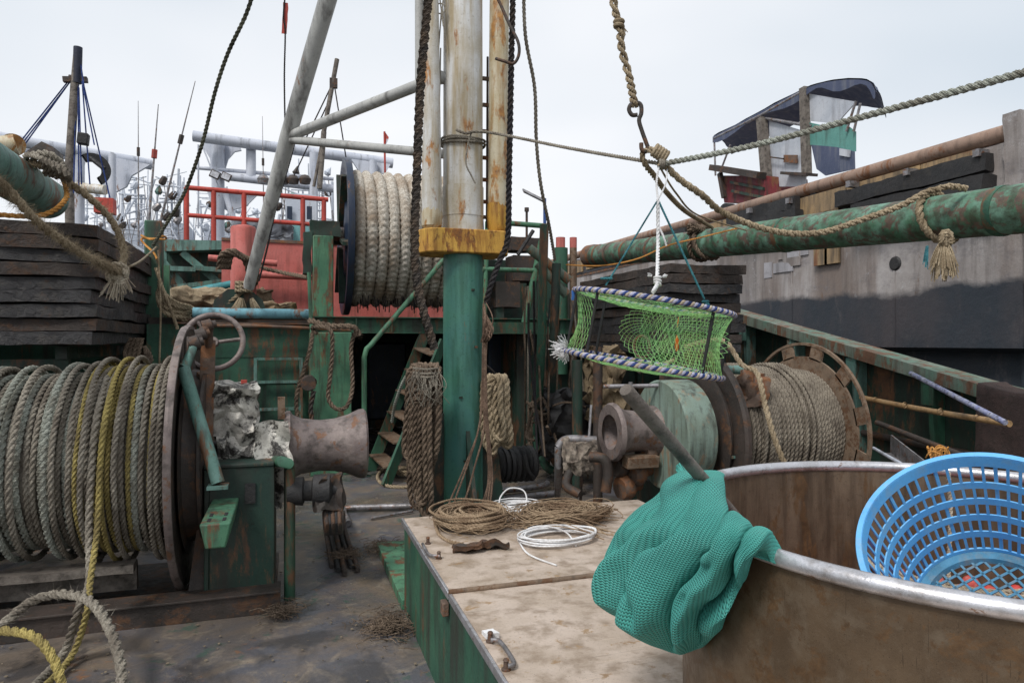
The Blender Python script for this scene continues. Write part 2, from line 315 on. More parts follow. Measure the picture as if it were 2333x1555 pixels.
    def wbox(s, a, b, n=(10, 6, 3), amp=.02, sc=3, seed=0, rz=0):
        """worn block: subdivided box with noise on every face"""
        a = np.array(a, float); b = np.array(b, float); c = (a+b)/2
        def f(p):
            q = Vector(p)*sc+Vector((seed*3.1, seed*1.7, seed*2.3))
            d = noise.noise_vector(q)*amp+noise.noise_vector(q*3.7)*amp*.5+noise.noise_vector(q*11)*amp*.2
            x = Vector(p)+d-Vector(c); x.rotate(Matrix.Rotation(rz, 3, 'Z')); return tuple(x+Vector(c))
        for ax in range(3):
            u, w = [k for k in range(3) if k != ax]
            for side in (0, 1):
                G = np.zeros((n[u]+1, n[w]+1, 3))
                for i in range(n[u]+1):
                    for j in range(n[w]+1):
                        p = [0, 0, 0]; p[ax] = (a, b)[side][ax]; p[u] = a[u]+(b[u]-a[u])*i/n[u]; p[w] = a[w]+(b[w]-a[w])*j/n[w]
                        G[i, j] = f(p)
                s.grid(G)
        return s
    def hairs(s, P, r, dens, ln, w=.0012):
        P = np.asarray(P, float); d = np.linalg.norm(np.diff(P, axis=0), axis=1).sum(); k = int(d*dens)
        v = []; f = []
        for _ in range(k):
            i = random.randrange(len(P)-1); p = Vector(P[i]*random.random()+P[i+1]*0) if False else Vector(P[i]+(P[i+1]-P[i])*random.random())
            e = Vector(rng.normal(size=3)).normalized(); L = ln*random.uniform(.4, 1.2); q = e.orthogonal().normalized()*w
            b = p+e*r*.85; c = b+e*L+Vector(rng.normal(size=3))*L*.3
            n = len(v); v += [tuple(b-q), tuple(b+q), tuple(c)]; f.append((n, n+1, n+2))
        if v: s.add(v, f)
        return s
    def build(s, name, mat, parent=None, label=None, bev=0, ang=38, flat=False, loc=None):
        vs = np.concatenate(s.v) if s.v else np.zeros((0, 3))
        me = bpy.data.meshes.new(name); base = rootloc(parent) if parent else (Vector(loc) if loc is not None else Vector(((vs[:, 0].min()+vs[:, 0].max())/2, (vs[:, 1].min()+vs[:, 1].max())/2, vs[:, 2].min())))
        vs = vs-np.array(base); me.from_pydata(vs.tolist(), [], s.f); me.update()
        import bmesh
        bm = bmesh.new(); bm.from_mesh(me)
        if s.uv is None and len(bm.faces) < 60000: bmesh.ops.remove_doubles(bm, verts=bm.verts, dist=1e-5)
        if s.uv is None: bmesh.ops.recalc_face_normals(bm, faces=bm.faces)
        bm.to_mesh(me); bm.free()
        if not flat:
            me.polygons.foreach_set('use_smooth', [True]*len(me.polygons)); me.set_sharp_from_angle(angle=R(ang))
        if s.uv is not None:
            ul = me.uv_layers.new(name='UVMap'); li = np.zeros(len(me.loops), int); me.loops.foreach_get('vertex_index', li)
            ul.data.foreach_set('uv', np.asarray(s.uv)[li].ravel())
        me.materials.append(mat); o = bpy.data.objects.new(name, me); COL.objects.link(o)
        if parent: o.parent = parent
        else: o.location = base
        if bev:
            b = o.modifiers.new('bevel', 'BEVEL'); b.width = bev; b.segments = 2; b.limit_method = 'ANGLE'; b.angle_limit = R(40)
        if label: o['label'] = label
        return o
def rootloc(o):
    l = Vector((0, 0, 0))
    while o: l += o.location; o = o.parent
    return l
def thing(name, label, cat, loc, group=None):
    o = bpy.data.objects.new(name, None); COL.objects.link(o); o.location = loc; o.empty_display_size = .1
    o['label'] = label; o['category'] = cat
    if group: o['group'] = group
    return o
def solo(m, name, mat, label, cat, group=None, **k):
    o = m.build(name, mat, **k); o['label'] = label; o['category'] = cat
    if group: o['group'] = group
    return o
def struct(m, name, mat, **k):
    o = m.build(name, mat, **k); o['kind'] = 'structure'; return o
def rope(name, pts, r, mat, label, cat='rope', hair=0, group=None, **k):
    m = MB(); m.rope(pts, r, **k)
    if hair: m.hairs(spl(pts, 12), r, hair, r*1.6)
    return solo(m, name, mat, label, cat, group)
def fray(m, p, d, L, r0, r1, n, w=.003):
    """frayed rope end: a brush of strands"""
    p = Vector(p); d = Vector(d).normalized(); u = d.orthogonal().normalized(); q = d.cross(u)
    for _ in range(n):
        a = random.uniform(0, 2*PI); e = (u*math.cos(a)+q*math.sin(a))*math.sqrt(random.random())
        k = L*random.uniform(.6, 1.1)
        m.tube([tuple(p+e*r0), tuple(p+e*(r0+r1)*.6+d*k*.5), tuple(p+e*r1*random.uniform(.7, 1.3)+d*k)], w, n=4, per=3)
    return m
# ================================================================== SETTING
def deck_mat():
    m, nt, b, N, L = nodes('wet_deck')
    tc = N('ShaderNodeTexCoord')
    def nz(sc, det=8, ro=.6, loc=0, dist=0, mp=None):
        n = N('ShaderNodeTexNoise'); n.inputs['Scale'].default_value = sc; n.inputs['Detail'].default_value = det; n.inputs['Roughness'].default_value = ro
        n.inputs['Distortion'].default_value = dist
        q = N('ShaderNodeMapping'); q.inputs['Location'].default_value = (loc, loc*2, 0); q.inputs['Scale'].default_value = mp or (1, 1, 1)
        L(tc.outputs['Object'], q.inputs[0]); L(q.outputs[0], n.inputs[0]); return n.outputs[0]
    def ramp(s, a, c, x=0, y=1):
        r = N('ShaderNodeMapRange'); r.inputs[1].default_value = a; r.inputs[2].default_value = c; r.inputs[3].default_value = x; r.inputs[4].default_value = y
        L(s, r.inputs[0]); return r.outputs[0]
    def mix(f, a, c):
        x = N('ShaderNodeMixRGB'); L(f, x.inputs[0])
        for i, v in ((1, a), (2, c)):
            if isinstance(v, tuple): x.inputs[i].default_value = rgba(v)
            else: L(v, x.inputs[i])
        return x.outputs[0]
    a = nz(1.1, 6, .55, 2, .6); d = nz(2.6, 9, .65, 5, .8); e = nz(55, 5, .7, 1); g = nz(5, 9, .7, 8, .5); h = nz(.8, 4, .5, 13)
    c = mix(ramp(a, .44, .56), (.11, .11, .125), (.14, .12, .105))
    c = mix(ramp(d, .44, .64, 0, .8), c, (.22, .165, .115))
    c = mix(ramp(g, .54, .68, 0, .7), c, (.34, .28, .21))
    c = mix(ramp(nz(3.4, 9, .72, 21, .4), .58, .63, 0, .7), c, (.05, .11, .08))
    c = mix(ramp(nz(2.0, 9, .75, 33), .6, .66, 0, .8), c, (.3, .13, .045))
    c = mix(ramp(e, .3, .7, 0, .35), c, (.04, .038, .04))
    c = mix(ramp(nz(1.6, 7, .6, 44, .5), .55, .63, 0, .75), c, (.045, .042, .042))
    L(c, b.inputs['Base Color']); L(ramp(h, .42, .6, .1, .5), b.inputs['Roughness']); b.inputs['Specular IOR Level'].default_value = .5
    bp = N('ShaderNodeBump'); bp.inputs['Strength'].default_value = .5; bp.inputs['Distance'].default_value = .012
    s = N('ShaderNodeMath'); s.operation = 'MULTIPLY_ADD'; L(e, s.inputs[0]); s.inputs[1].default_value = .25; L(g, s.inputs[2])
    L(s.outputs[0], bp.inputs['Height']); L(bp.outputs[0], b.inputs['Normal'])
    return m
m = MB(); gx = np.linspace(-5.5, 6.0, 90); gy = np.linspace(-2.5, 24, 170)
m.grid([[(x, y, .012*noise.noise(Vector((x*1.3, y*1.3, 0)))+.006*noise.noise(Vector((x*5, y*5, 3)))) for y in gy] for x in gx])
m.bb((-5.5, -2.5, -1.6), (6.0, 24, -.1)); struct(m, 'deck', deck_mat())
def water_mat():
    m, nt, b, N, L = nodes('harbour_water')
    b.inputs['Base Color'].default_value = (.05, .06, .055, 1); b.inputs['Roughness'].default_value = .08
    n = N('ShaderNodeTexNoise'); n.inputs['Scale'].default_value = 3; n.inputs['Detail'].default_value = 6
    tc = N('ShaderNodeTexCoord'); L(tc.outputs['Object'], n.inputs[0])
    bp = N('ShaderNodeBump'); bp.inputs['Distance'].default_value = .08; L(n.outputs[0], bp.inputs['Height']); L(bp.outputs[0], b.inputs['Normal']); return m
m = MB(); m.add([(-900, -900, -1.4), (900, -900, -1.4), (900, 900, -1.4), (-900, 900, -1.4)], [(0, 1, 2, 3)]); struct(m, 'water', water_mat())

# ================================================================== DECKHOUSE (aft wall, passage, upper deck)
ZU = 2.06
dh = thing('deckhouse', 'dark green deckhouse wall with a shadowed passage and flat upper deck, behind the mast', 'deckhouse', (1.5, 9.6, 0))
m = MB(); m.bb((-1.72, 9.6, 0), (.80, 9.72, 1.97)); m.bb((.72, 9.72, 0), (.80, 13.9, 1.9)); m.bb((-4.5, 10.6, 0), (-1.75, 10.7, 2.0))
# welded seam lines
for z in (.55, 1.2, 1.55): m.bar(tuple(V((-1.7, 9.595, z))), (.22, 9.595, z), .012, .012)
m.build('wall', M_green, dh)
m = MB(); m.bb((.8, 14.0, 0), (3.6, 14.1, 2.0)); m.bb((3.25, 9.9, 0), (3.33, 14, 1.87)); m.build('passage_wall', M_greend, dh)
m = MB(); m.bb((-1.72, 9.72, 1.9), (6.0, 21, ZU)); m.build('upper_deck', M_rustd, dh)
m = MB(); m.bb((.3, 9.5, 1.875), (4.2, 9.56, ZU+.01)); m.bb((.3, 9.42, 1.862), (4.2, 9.6, 1.874)); m.bb((.3, 9.42, ZU+.012), (4.2, 9.72, ZU+.026))
for x in np.arange(.85, 4.2, .48): m.bb((x-.008, 9.43, 1.876), (x+.008, 9.498, ZU+.009))
m.build('deck_beam', M_green, dh)
for px0, px1, yy, z1 in ((838, 925, 13.9, 1.72), (1112, 1182, 10.6, 1.86)):
    a = onY(px0, 800, yy); c = onY(px1, 800, yy)
    m = MB(); m.bb((a.x, yy, .18), (c.x, yy+.06, z1)); d = m.build('door', M_navy, dh, bev=.03)
    m = MB(); m.tube([(c.x-.1, yy-.03, .75), (c.x-.1, yy-.06, .8), (c.x-.1, yy-.06, 1.1), (c.x-.1, yy-.03, 1.15)], .012, 6, 1); m.build('door_handle', M_red, d)
a = onY(705, 800, 9.3); c = onY(800, 800, 9.3)
m = MB(); m.bb((a.x, 9.2, 0), (c.x, 9.594, 1.87)); m.build('pillar', M_greenl, dh, bev=.012)
# ladder rungs frame on the wall (hatch grid) at px 578-690
m = MB()
p0 = onY(582, 815, 9.5); p1 = onY(686, 975, 9.5)
for x in (p0.x, p1.x): m.bb((x-.02, 9.48, .4), (x+.02, 9.54, p0.z))
for z in (p0.z, onY(0, 878, 9.5).z+.0, onY(600, 930, 9.5).z): m.bb((p0.x+.021, 9.485, z-.03), (p1.x-.021, 9.535, z+.005))
m.build('window_frame', M_teal, dh)
m = MB(); m.tube([tuple(onY(425, 726, 9.6)), tuple(onY(700, 727, 9.6))], .012, 8); m.bb((-1.4, 9.5, 1.975), (.32, 9.74, 1.995)); m.build('coaming', M_rusty, dh)
# long pale blue pipe on its edge
m = MB(); a = onY(440, 712, 9.55); c = onY(712, 716, 9.55); m.tube([a, c], .068, 16)
solo(m, 'pipe', M_blue, 'thick pale blue pipe lying along the top edge of the green wall', 'pipe')
m = MB(); a = onY(455, 742, 9.42); c = onY(800, 752, 9.42); m.tube([a, a.lerp(c, .4)+V((0, 0, .02)), c], .022, 8, wob=.1)
solo(m, 'pole', M_rusty, 'thin rust-brown pole resting on the wall edge under the pale blue pipe', 'pole')
# right of the passage: green frames, posts, tanks
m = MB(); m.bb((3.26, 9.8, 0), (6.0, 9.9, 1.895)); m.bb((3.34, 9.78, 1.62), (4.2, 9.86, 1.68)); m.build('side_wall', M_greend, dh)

# handrail and steps
hr = thing('handrail', 'bent teal-green handrail rising from the deck to the upper deck, left of the mast', 'handrail', tuple(onZ(830, 1085, 0)))
b0 = onZ(830, 1085, 0); b1 = V((b0.x, b0.y, onD(830, 803, 8.86).z)); b2 = onY(1012, 590, 9.35)
m = MB(); m.tube([b0, b1+V((0, 0, -.06)), b1+V((.03, 0, .05)), b1.lerp(b2, .08), b2], .034, 12, 1); m.build('rail', M_greenl, hr)
m = MB(); m.lathe(b0, (0, 0, 1), [(.0, .0), (.0, .09), (.012, .09), (.012, .0)], 16); m.build('foot_plate', M_greend, hr)
st = thing('stairs', 'steep green steel steps with rusty treads beside the mast', 'stairs', tuple(onZ(850, 1095, 0)))
sa = onZ(843, 1072, 0); sb = onZ(878, 1108, 0)*1.0; ta = onY(968, 760, 9.45); tb = onY(1010, 778, 9.1)
for p, q in ((sa, ta), (sb+V((0, 0, 0)), tb)):
    m = MB(); m.bar(p, q, .035, .15); m.build('stringer', M_green, st)
for k in range(6):
    f = .12+.155*k; p = sa.lerp(ta, f); q = sb.lerp(tb, f); m = MB(); m.bar(p+(q-p)*.03, q-(q-p)*.03, .22, .02); m.build('tread', M_flange, st)

# ================================================================== MAST
MX, MY = 1.66, 6.71
mast = thing('mast', 'thick central mast, green below and rust-streaked white above its yellow collar', 'mast', (MX, MY, 0))
m = MB(); m.lathe((MX, MY, 0), (0, 0, 1), [(0, .202), (.25, .202), (1.2, .2), (2.0, .2), (2.66, .198)], 56); m.build('lower_tube', M_mastg, mast)
m = MB(); m.lathe((MX, MY, 2.80), (0, 0, 1), [(0, .2), (.2, .203), (.2001, .208), (.5, .208), (.5001, .2), (2, .197), (4.2, .192), (4.2, 0)], 56); m.build('upper_tube', M_mastw, mast)
zt = onD(1055, 530, 6.9).z; zb = onD(1055, 580, 6.8).z
xl = onY(955, 550, MY-.12).x; xr = onY(1160, 550, MY-.12).x; w0 = .19
poly = []
for a in np.linspace(R(90), R(270), 14): poly.append((xl+.2+.2*math.cos(a), MY+.0+.25*math.sin(a), zb))
for a in np.linspace(R(-90), R(90), 14): poly.append((xr-.12+.12*math.cos(a), MY+.0+.25*math.sin(a), zb))
m = MB(); m.prism(poly, (0, 0, zt-zb)); m.build('collar', M_yellow, mast, bev=.012)
def side_pipe(x0, x1, y0, y1, z0, z1, r0, r1, mat, name='side_pipe'):
    m = MB(); p = V((x0, y0, z0)); q = V((x1, y1, z1)); d = (q-p).normalized()
    m.tube([p, p.lerp(q, .04), p.lerp(q, .5), q], [r0, r0, (r0+r1)/2, r1], 28, 1); return m.build(name, mat, mast)
pL = onY(984, 480, MY-.1); qL = onY(981, -420, MY-.1)
side_pipe(pL.x, qL.x, MY-.1, MY-.1, zt+.16, qL.z, .098, .05, M_mastw)
m = MB(); m.lathe((pL.x, MY-.1, zt+.002), (0, 0, 1), [(0, 0), (0, .07), (.03, .098), (.14, .102), (.2, .095), (.2, 0)], 24, wob=.02); m.build('pipe_foot', M_mastc, mast)
pR = onY(1133, 480, MY-.05); qR = onY(1142, -420, MY-.05)
side_pipe(pR.x, qR.x, MY-.05, MY-.05, zt+.16, qR.z, .1, .1, M_mastc)
m = MB(); m.lathe((pR.x, MY-.05, zt+.002), (0, 0, 1), [(0, 0), (0, .075), (.04, .1), (.2, .108), (.3, .1), (.3, 0)], 24, wob=.02); m.build('pipe_foot', M_yellow, mast)
p3 = onY(958, 350, MY+.15); m = MB(); m.tube([onY(956, 260, MY+.2), onY(954, -400, MY+.2)], .045, 20); m.build('rear_pipe', M_grey, mast)
# ladder-like links between mast and the right pipe
for py in (180, 240, 300, 360, 410, 460, 495):
    m = MB(); q = onY(1109, py, MY+.02); m.box((q.x, MY+.02, q.z), (.09, .03, .035)); m.build('link', M_rusty, mast)
m = MB(); m.tube([onY(1111, 130, MY+.03), onY(1109, 520, MY+.03)], .012, 8); m.build('conduit', M_rustd, mast)
m = MB(); q = onY(1012, 178, MY); m.lathe((q.x-.1, MY, q.z), (1, 0, 0), [(0, 0), (0, .06), (.02, .07), (.05, .07), (.12, .055), (.16, .055)], 20)
m.build('boss', M_grey, mast)
# gussets and foot
for dx, hgt in ((-.42, 1.05), (.42, .8)):
    m = MB(); s = 1 if dx > 0 else -1
    m.prism([(MX+s*.19, MY-.02, 0), (MX+dx*1.05, MY-.02, 0), (MX+dx*1.0, MY-.02, .18), (MX+s*.36, MY-.02, hgt*.8), (MX+s*.19, MY-.02, hgt)], (0, .04, 0)); m.build('gusset', M_greend, mast)
m = MB(); m.prism([(MX-.02, MY-.62, 0), (MX-.02, MY-.19, 0), (MX-.02, MY-.19, .9), (MX-.02, MY-.3, .6)], (.04, 0, 0)); m.build('gusset', M_greend, mast)
# weld drips / brackets
m = MB()
for px, py in ((1085, 790), (1050, 905), (1060, 1050), (1078, 660)):
    q = onY(px, py, MY-.2); m.box((q.x, MY-.2+.0, q.z), (.03, .02, .02), rz=.3)
m.build('weld_lugs', M_greend, mast)

# gin pole (raked pale spar) with its cross bars
spar = thing('derrick_spar', 'pale grey raked spar with two cross bars meeting it, rope-bound at its foot', 'spar', tuple(onY(563, 672, 9.3)))
a = onY(566, 655, 9.3); c = onY(656, 312, 8.4); d = onY(764, -60, 7.6)
m = MB(); m.tube([a, c, d], [.07, .092, .098], 20, 1); m.build('spar_tube', M_grey, spar)
m = MB(); m.tube([c, onY(1012, 178, MY+.0)+V((-.06, 0, 0))], .058, 16); m.build('cross_bar', M_grey, spar)
m = MB(); m.tube([c+V((0, 0, -.03)), onY(1020, 352, MY+.12)], .048, 16); m.build('cross_bar', M_grey, spar)

# ================================================================== LEFT WINCH
YA, ZA = 5.3, .955
wn = thing('winch', 'big left-hand rope winch with a rusty gypsy head and a foil-wrapped gearbox', 'winch', (-.7, YA, 0))
m = MB(); m.lathe((-.70, YA, ZA), (1, 0, 0), [(0, 0), (0, .895), (.008, .9), (.022, .9), (.03, .895), (.03, .83), (.02, .8), (.015, 0)], 72, wob=.0015); m.build('flange', M_rustd, wn)
m = MB(); m.lathe((-.707, YA, ZA), (1, 0, 0), [(0, .84), (0, .905), (.02, .912), (.044, .905), (.044, .885), (.025, .88)], 80, wob=.0015); m.build('flange_rim', M_gypsy, wn)
m = MB(); m.lathe((-.67, YA, ZA), (1, 0, 0), [(0, 0), (0, .66), (.01, .68), (.02, .6), (.10, .58), (.11, .63), (.13, .63), (.13, .2), (.14, 0)], 56); m.build('brake_drum', M_rustd, wn)
m = MB(); m.lathe((-3.0, YA, ZA), (1, 0, 0), [(0, 0), (0, .46), (2.3, .46), (2.3, 0)], 32); m.build('barrel', M_rustd, wn)
m = MB(); m.lathe((-3.1, YA, ZA), (1, 0, 0), [(0, 0), (0, .9), (.07, .9), (.07, 0)], 48); m.build('flange', M_gypsy, wn)
m = MB(); m.tube([(-.6, YA, ZA+.01), (.0, YA, ZA+.01)], .075, 18); m.lathe((-.12, YA, ZA), (1, 0, 0), [(0, 0), (0, .12), (.04, .12), (.04, .08)], 18); m.build('shaft', M_gypsy, wn)
gy = [(0, .0), (0, .245), (.02, .262), (.045, .262), (.06, .235), (.12, .205), (.25, .188), (.36, .195), (.46, .222), (.54, .258), (.575, .262), (.59, .25), (.59, .1), (.57, 0)]
m = MB(); m.lathe((-.045, YA, ZA+.02), (1, 0, 0), gy, 56, wob=.003); m.build('gypsy_head', M_gypsy, wn)
# pedestal + frame
m = MB(); m.prism([(-.53, 4.8, .05), (-.53, 5.5, .05), (-.53, 5.4, .92), (-.53, 4.8, .92)], (.03, 0, 0))
m.bb((-.499, 4.8, .05), (-.10, 4.83, .925)); m.bb((-.13, 4.831, .05), (-.10, 5.5, .90)); m.bb((-.53, 4.79, .926), (-.1, 5.5, .95))
ped = m.build('pedestal', M_greend, wn, bev=.006)
m = MB(); a = onY(558, 1101, 4.79); c = onY(582, 1145, 4.79); m.bb((a.x, 4.786, c.z), (c.x, 4.797, a.z)); m.build('slot', M_black, ped)
m = MB(); m.lathe(onY(532, 1362, 4.79), (0, -1, 0), [(0, 0), (0, .035), (.025, .035), (.03, .02), (.05, .02), (.05, 0)], 8); m.build('bolt', M_rusty, ped)
m = MB(); m.prism([tuple(onY(452, 1180, 4.95)), tuple(onY(492, 1180, 4.95)), tuple(onY(492, 1372, 4.8)), tuple(onY(425, 1376, 4.8))], (0, .05, 0)); m.build('brace_plate', M_rustd, wn)
m = MB(); m.bb((-3.4, 4.66, .0), (-.06, 4.72, .13)); m.bb((-3.4, 4.64, .131), (-.06, 4.84, .146)); m.bb((-3.4, 4.721, .0), (-.09, 5.9, .03)); m.build('base_plate', M_rustd, wn, bev=.004)
m = MB(); m.wbox((-1.8, 4.86, .28), (-.95, 5.0, .33), (8, 2, 1), .01); m.wbox((-3.0, 4.98, .14), (-.95, 5.05, .31), (8, 1, 2), .01); m.build('trough', M_wood, wn)
# channel bracket with four slots
br = MB(); f0 = [(-.482, .73), (-.318, .73), (-.345, .59), (-.452, .59)]
v = [(x, 4.15, z) for x, z in f0]; br.prism(v, (0, .72, 0)); brk = br.build('channel_bracket', M_greenl, wn, bev=.01)
for dx in (-.44, -.36):
    for yy in (4.24, 4.36):
        m = MB(); m.bb((dx-.009, yy-.035, .7285), (dx+.009, yy+.035, .7335)); m.build('slot', M_black, brk)
# brake lever
a = onY(497, 1100, 4.62); c = onY(418, 838, 4.82); e = onY(442, 785, 4.95); g = onY(472, 745, 5.05)
m = MB(); m.tube([a, c], .04, 18); m.tube([c, onY(428, 822, 4.85), e], [.038, .03, .026], 12, 3); m.lathe(a+V((0, 0, -.03)), (0, 0, 1), [(0, 0), (0, .085), (.02, .085), (.02, 0)], 4); lv = m.build('brake_lever', M_teal, wn)
m = MB(); m.tube([e, g, onY(476, 790, 5.1)], .03, 10, 3)
for q, rr in ((e, .05), (g, .042), (e.lerp(g, .5), .04)): m.lathe(q-V((.03, 0, 0)), (1, .2, .3), [(0, 0), (0, rr), (.06, rr), (.07, rr*.6), (.09, rr*.6), (.09, 0)], 10)
for dx in (0, .035, .07): m.bar(onY(410+dx*260, 770, 4.95), onY(405+dx*300, 850, 4.85), .012, .05)
m.build('brake_clevis', M_rustd, wn)
m = MB(); m.bar(onY(475, 775, 5.1), onY(468, 1010, 5.0), .03, .09); m.bar(onY(455, 850, 5.1), onY(440, 930, 5.2), .02, .05); m.build('brake_band', M_rusty, wn)
# hand wheel
hc = onD(486, 778, 5.05); hn = (RT*.28-FW*.93+V((0, 0, .22))).normalized()
m = MB(); m.ring(hc, hn, .205, .021, 48, 12)
u = hn.orthogonal().normalized(); w = hn.cross(u)
for k in range(3):
    a = 2*PI*k/3+.35; m.tube([hc-hn*.03, hc+(u*math.cos(a)+w*math.sin(a))*.19], .014, 8)
m.lathe(hc-hn*.05, hn, [(0, 0), (0, .035), (.06, .035), (.06, 0)], 14); m.build('hand_wheel', M_gypsy, wn)
# gearbox wrapped in foil
def crumple(c, d, n=16, amp=.03, seed=0, tp=1.0):
    m = MB(); c = V(c)
    def f(p):
        q = V(p)*7+V((seed, seed*2, 0)); dd = noise.noise_vector(q)*amp+noise.noise_vector(q*2.7)*amp*.5
        s = 1+(tp-1)*(.5-(p[2]-c.z)/d[2]); x = V(p)-c; return tuple(c+V((x.x*s, x.y*s, x.z))+dd)
    for ax in range(3):
        uu, ww = [k for k in range(3) if k != ax]
        for s in (-1, 1):
            G = np.zeros((n+1, n+1, 3))
            for i in range(n+1):
                for j in range(n+1):
                    p = [0, 0, 0]; p[ax] = c[ax]+s*d[ax]/2; p[uu] = c[uu]+d[uu]*(i/n-.5); p[ww] = c[ww]+d[ww]*(j/n-.5); G[i, j] = f(p)
            m.grid(G)
    return m
crumple((-.36, 5.16, 1.15), (.27, .3, .6), 26, .05, 3, .9).build('gearbox_cover', M_foil, wn, ang=22)
m = MB(); fw = [(-.22, 1.18), (.0, 1.24), (.01, 1.1), (.03, .98), (-.02, .78), (-.05, .62), (-.1, .78), (-.2, .85)]
G = np.zeros((18, 14, 3))
for i in range(18):
    for j in range(14):
        t = i/17; s = j/13-.5; wd = .23*(1-t*.15) if t < .7 else .2*(1-(t-.7)*3)
        z = 1.2-t*.58; x = -.13+s*wd+.05*t; y = 4.98+.05*math.cos(s*3)-.1*t
        q = V((x*9, z*9, 4)); dd = noise.noise_vector(q)*.05; G[i, j] = (x+dd.x*.6, y+dd.y, z+dd.z*.4)
m.grid(G); G2 = G+np.array([0, .012, 0]); m.grid(G2[::-1]); m.build('foil_flap', M_foil, wn, ang=20)
m = MB(); m.bb((-.34, 5.32, 1.44), (-.30, 5.36, 1.47)); m.tube([(-.6, 5.35, 1.43), (-.45, 5.35, 1.43)], .03, 12); m.build('grease_pipe', M_redb, wn)
m = MB(); m.box((-.06, 5.2, 1.27), (.05, .05, .16)); m.build('stub', M_flange, wn)
# guard pipe
gp = MB(); a = onY(628, 1050, 4.95); c = onY(662, 1052, 4.72); d = onZ(660, 1362, 0); gp.tube([a, c+V((-.05, .03, .0)), c+V((-.015, .01, -.012)), V((d.x, d.y, c.z-.06)), d], .037, 14, 1)
solo(gp, 'guard_pipe', M_green, 'bent green guard pipe standing on the deck below the gypsy head', 'pipe')
# valve block and hoses beneath the head
vb = thing('hydraulic_valve', 'taped hydraulic valve with black hoses on the deck under the left gypsy head', 'valve', tuple(onZ(730, 1260, 0)))
c = onD(725, 1115, 4.75)
m = MB(); m.lathe(c+V((-.2, 0, -.0)), (1, -.1, 0), [(0, 0), (0, .09), (.1, .1), (.11, .07), (.16, .07), (.17, .11), (.28, .11), (.3, .05), (.36, .05), (.36, 0)], 18, wob=.02); m.build('valve_body', M_black, vb)
crumple(c+V((.08, -.05, -.02)), (.16, .12, .22), 10, .05, 9).build('tape_wrap', M_rustd, vb, ang=25)
for k, (px, py) in enumerate(((700, 1290), (722, 1300), (748, 1305), (772, 1300), (790, 1285))):
    q = onZ(px, py, .03); q0 = onZ(742+11*k, 1212+4*(k % 2), .02); q1 = onZ(756+15*k, 1290+8*(k % 3), .02); m = MB(); m.tube([c+V((.04+.025*k, .02, -.05)), c+V((.06+.022*k, -.02, -.3)), q0+V((-.01, .1, .16)), q0+V((0, 0, .02)), q1], .019, 10, 6); m.build('hose', M_black if k % 2 else M_rustd, vb)

# ------------------------------------------------------------------ winding ropes of the left winch
def winding(x0, x1, turns, Ra, r, y=YA, z=ZA, seed=0, ph=-PI):
    n = int(turns*44); P = []
    for i in range(n):
        t = i/n; a = 2*PI*turns*t+ph
        x = x0+(x1-x0)*t+.012*noise.noise(V((math.cos(a)*1.2, math.sin(a)*1.2, t*turns+seed)))
        rr = Ra(x0+(x1-x0)*t) if callable(Ra) else Ra
        rr += .012*noise.noise(V((t*turns*2.3, seed, math.sin(a))))
        P.append((x, y-rr*math.sin(a+PI/2), z+rr*math.cos(a+PI/2)))
    return P
def Rl(x): return .575-.02*math.cos((x+1.9)*3)+(.035 if x > -1.2 else 0)
x = -.715
wraps = [0, 0, 2, 0, 1, 2, 0, 2, 2, 0, 2, 0, 2, 0, 1, 0, 1, 1, 0, 0, 1, 0, 1, 1, 0, 1, 0, 1, 0, 0, 1, 0, 0, 1, 1, 0, 1, 0, 0, 1, 1, 1, 0, 1, 0, 0, 1, 0, 1, 0, 0, 1, 1, 0, 1, 1, 0, 0, 1, 0, 1, 0, 0, 1, 1, 0]
order = [['g', 't', 'y'][q] for q in wraps]
mm = {'g': MB(), 't': MB(), 'y': MB()}; rr_ = {'g': .020, 't': .0225, 'y': .017}
for k, ch in enumerate(order):
    r = rr_[ch]; x -= r
    if x < -3.0: break
    P = winding(x, x-2*r*.95, 1.02, lambda q: Rl(q)+r-.029, r, seed=k*1.7)
    mm[ch].rope(P, r, per=1, wob=.0); x -= r
    if random.random() < .45:
        P = winding(x+.02, x-.05, 1.0, lambda q: Rl(q)+r+.035, r, seed=k*2.9+5); mm[random.choice('gt') if x < -1.4 else ch].rope(P, rr_[ch]*.95, per=1)
# under-layer so no gaps show
m = MB(); m.lathe((-2.99, YA, ZA), (1, 0, 0), [(0, .5), (.6, .53), (1.75, .53), (1.78, .56), (2.27, .56)], 40); mg = mm['g']; mg.v += [q for q in m.v]; mg.f += [tuple(i+mg.n for i in f) for f in m.f]; mg.n += m.n
# falling ends
def fall(dx, mb, r, pts): mb.rope([tuple(p) for p in pts], r)
fy = [onY(262, 860, 5.0), onY(240, 950, 4.68), onY(228, 1060, 4.62), onY(222, 1200, 4.55), onY(205, 1330, 4.35), onY(200, 1385, 4.2), onZ(165, 1490, .06), onZ(95, 1570, .05)]
mm['y'].rope([tuple(p) for p in fy], .019)
fg = [V(p)+V((-.05, .03, 0)) for p in fy]; fg[4] = V(fy[4])+V((-.01, .03, 0)); mm['g'].rope([tuple(p) for p in fg], .024)
solo(mm['g'], 'winch_rope', R_grey, 'grey-brown twisted rope wound on the left winch drum', 'rope')
solo(mm['t'], 'winch_rope', R_teal, 'grey-green flecked rope wound on the left winch drum', 'rope')
solo(mm['y'], 'winch_rope', R_yel, 'yellow twisted rope wound near the flange of the left drum and hanging to the deck', 'rope')
rope('deck_rope', [onD(-60, 1480, 3.5), onD(10, 1420, 3.6), onD(70, 1370, 3.75), onD(140, 1350, 3.8), onD(205, 1363, 3.7), onD(250, 1420, 3.55), onD(270, 1500, 3.35), onD(275, 1600, 3.2)], .029, R_grey, 'grey rope arching in a loop above the deck in the lower left corner', wob=.02, hair=150)
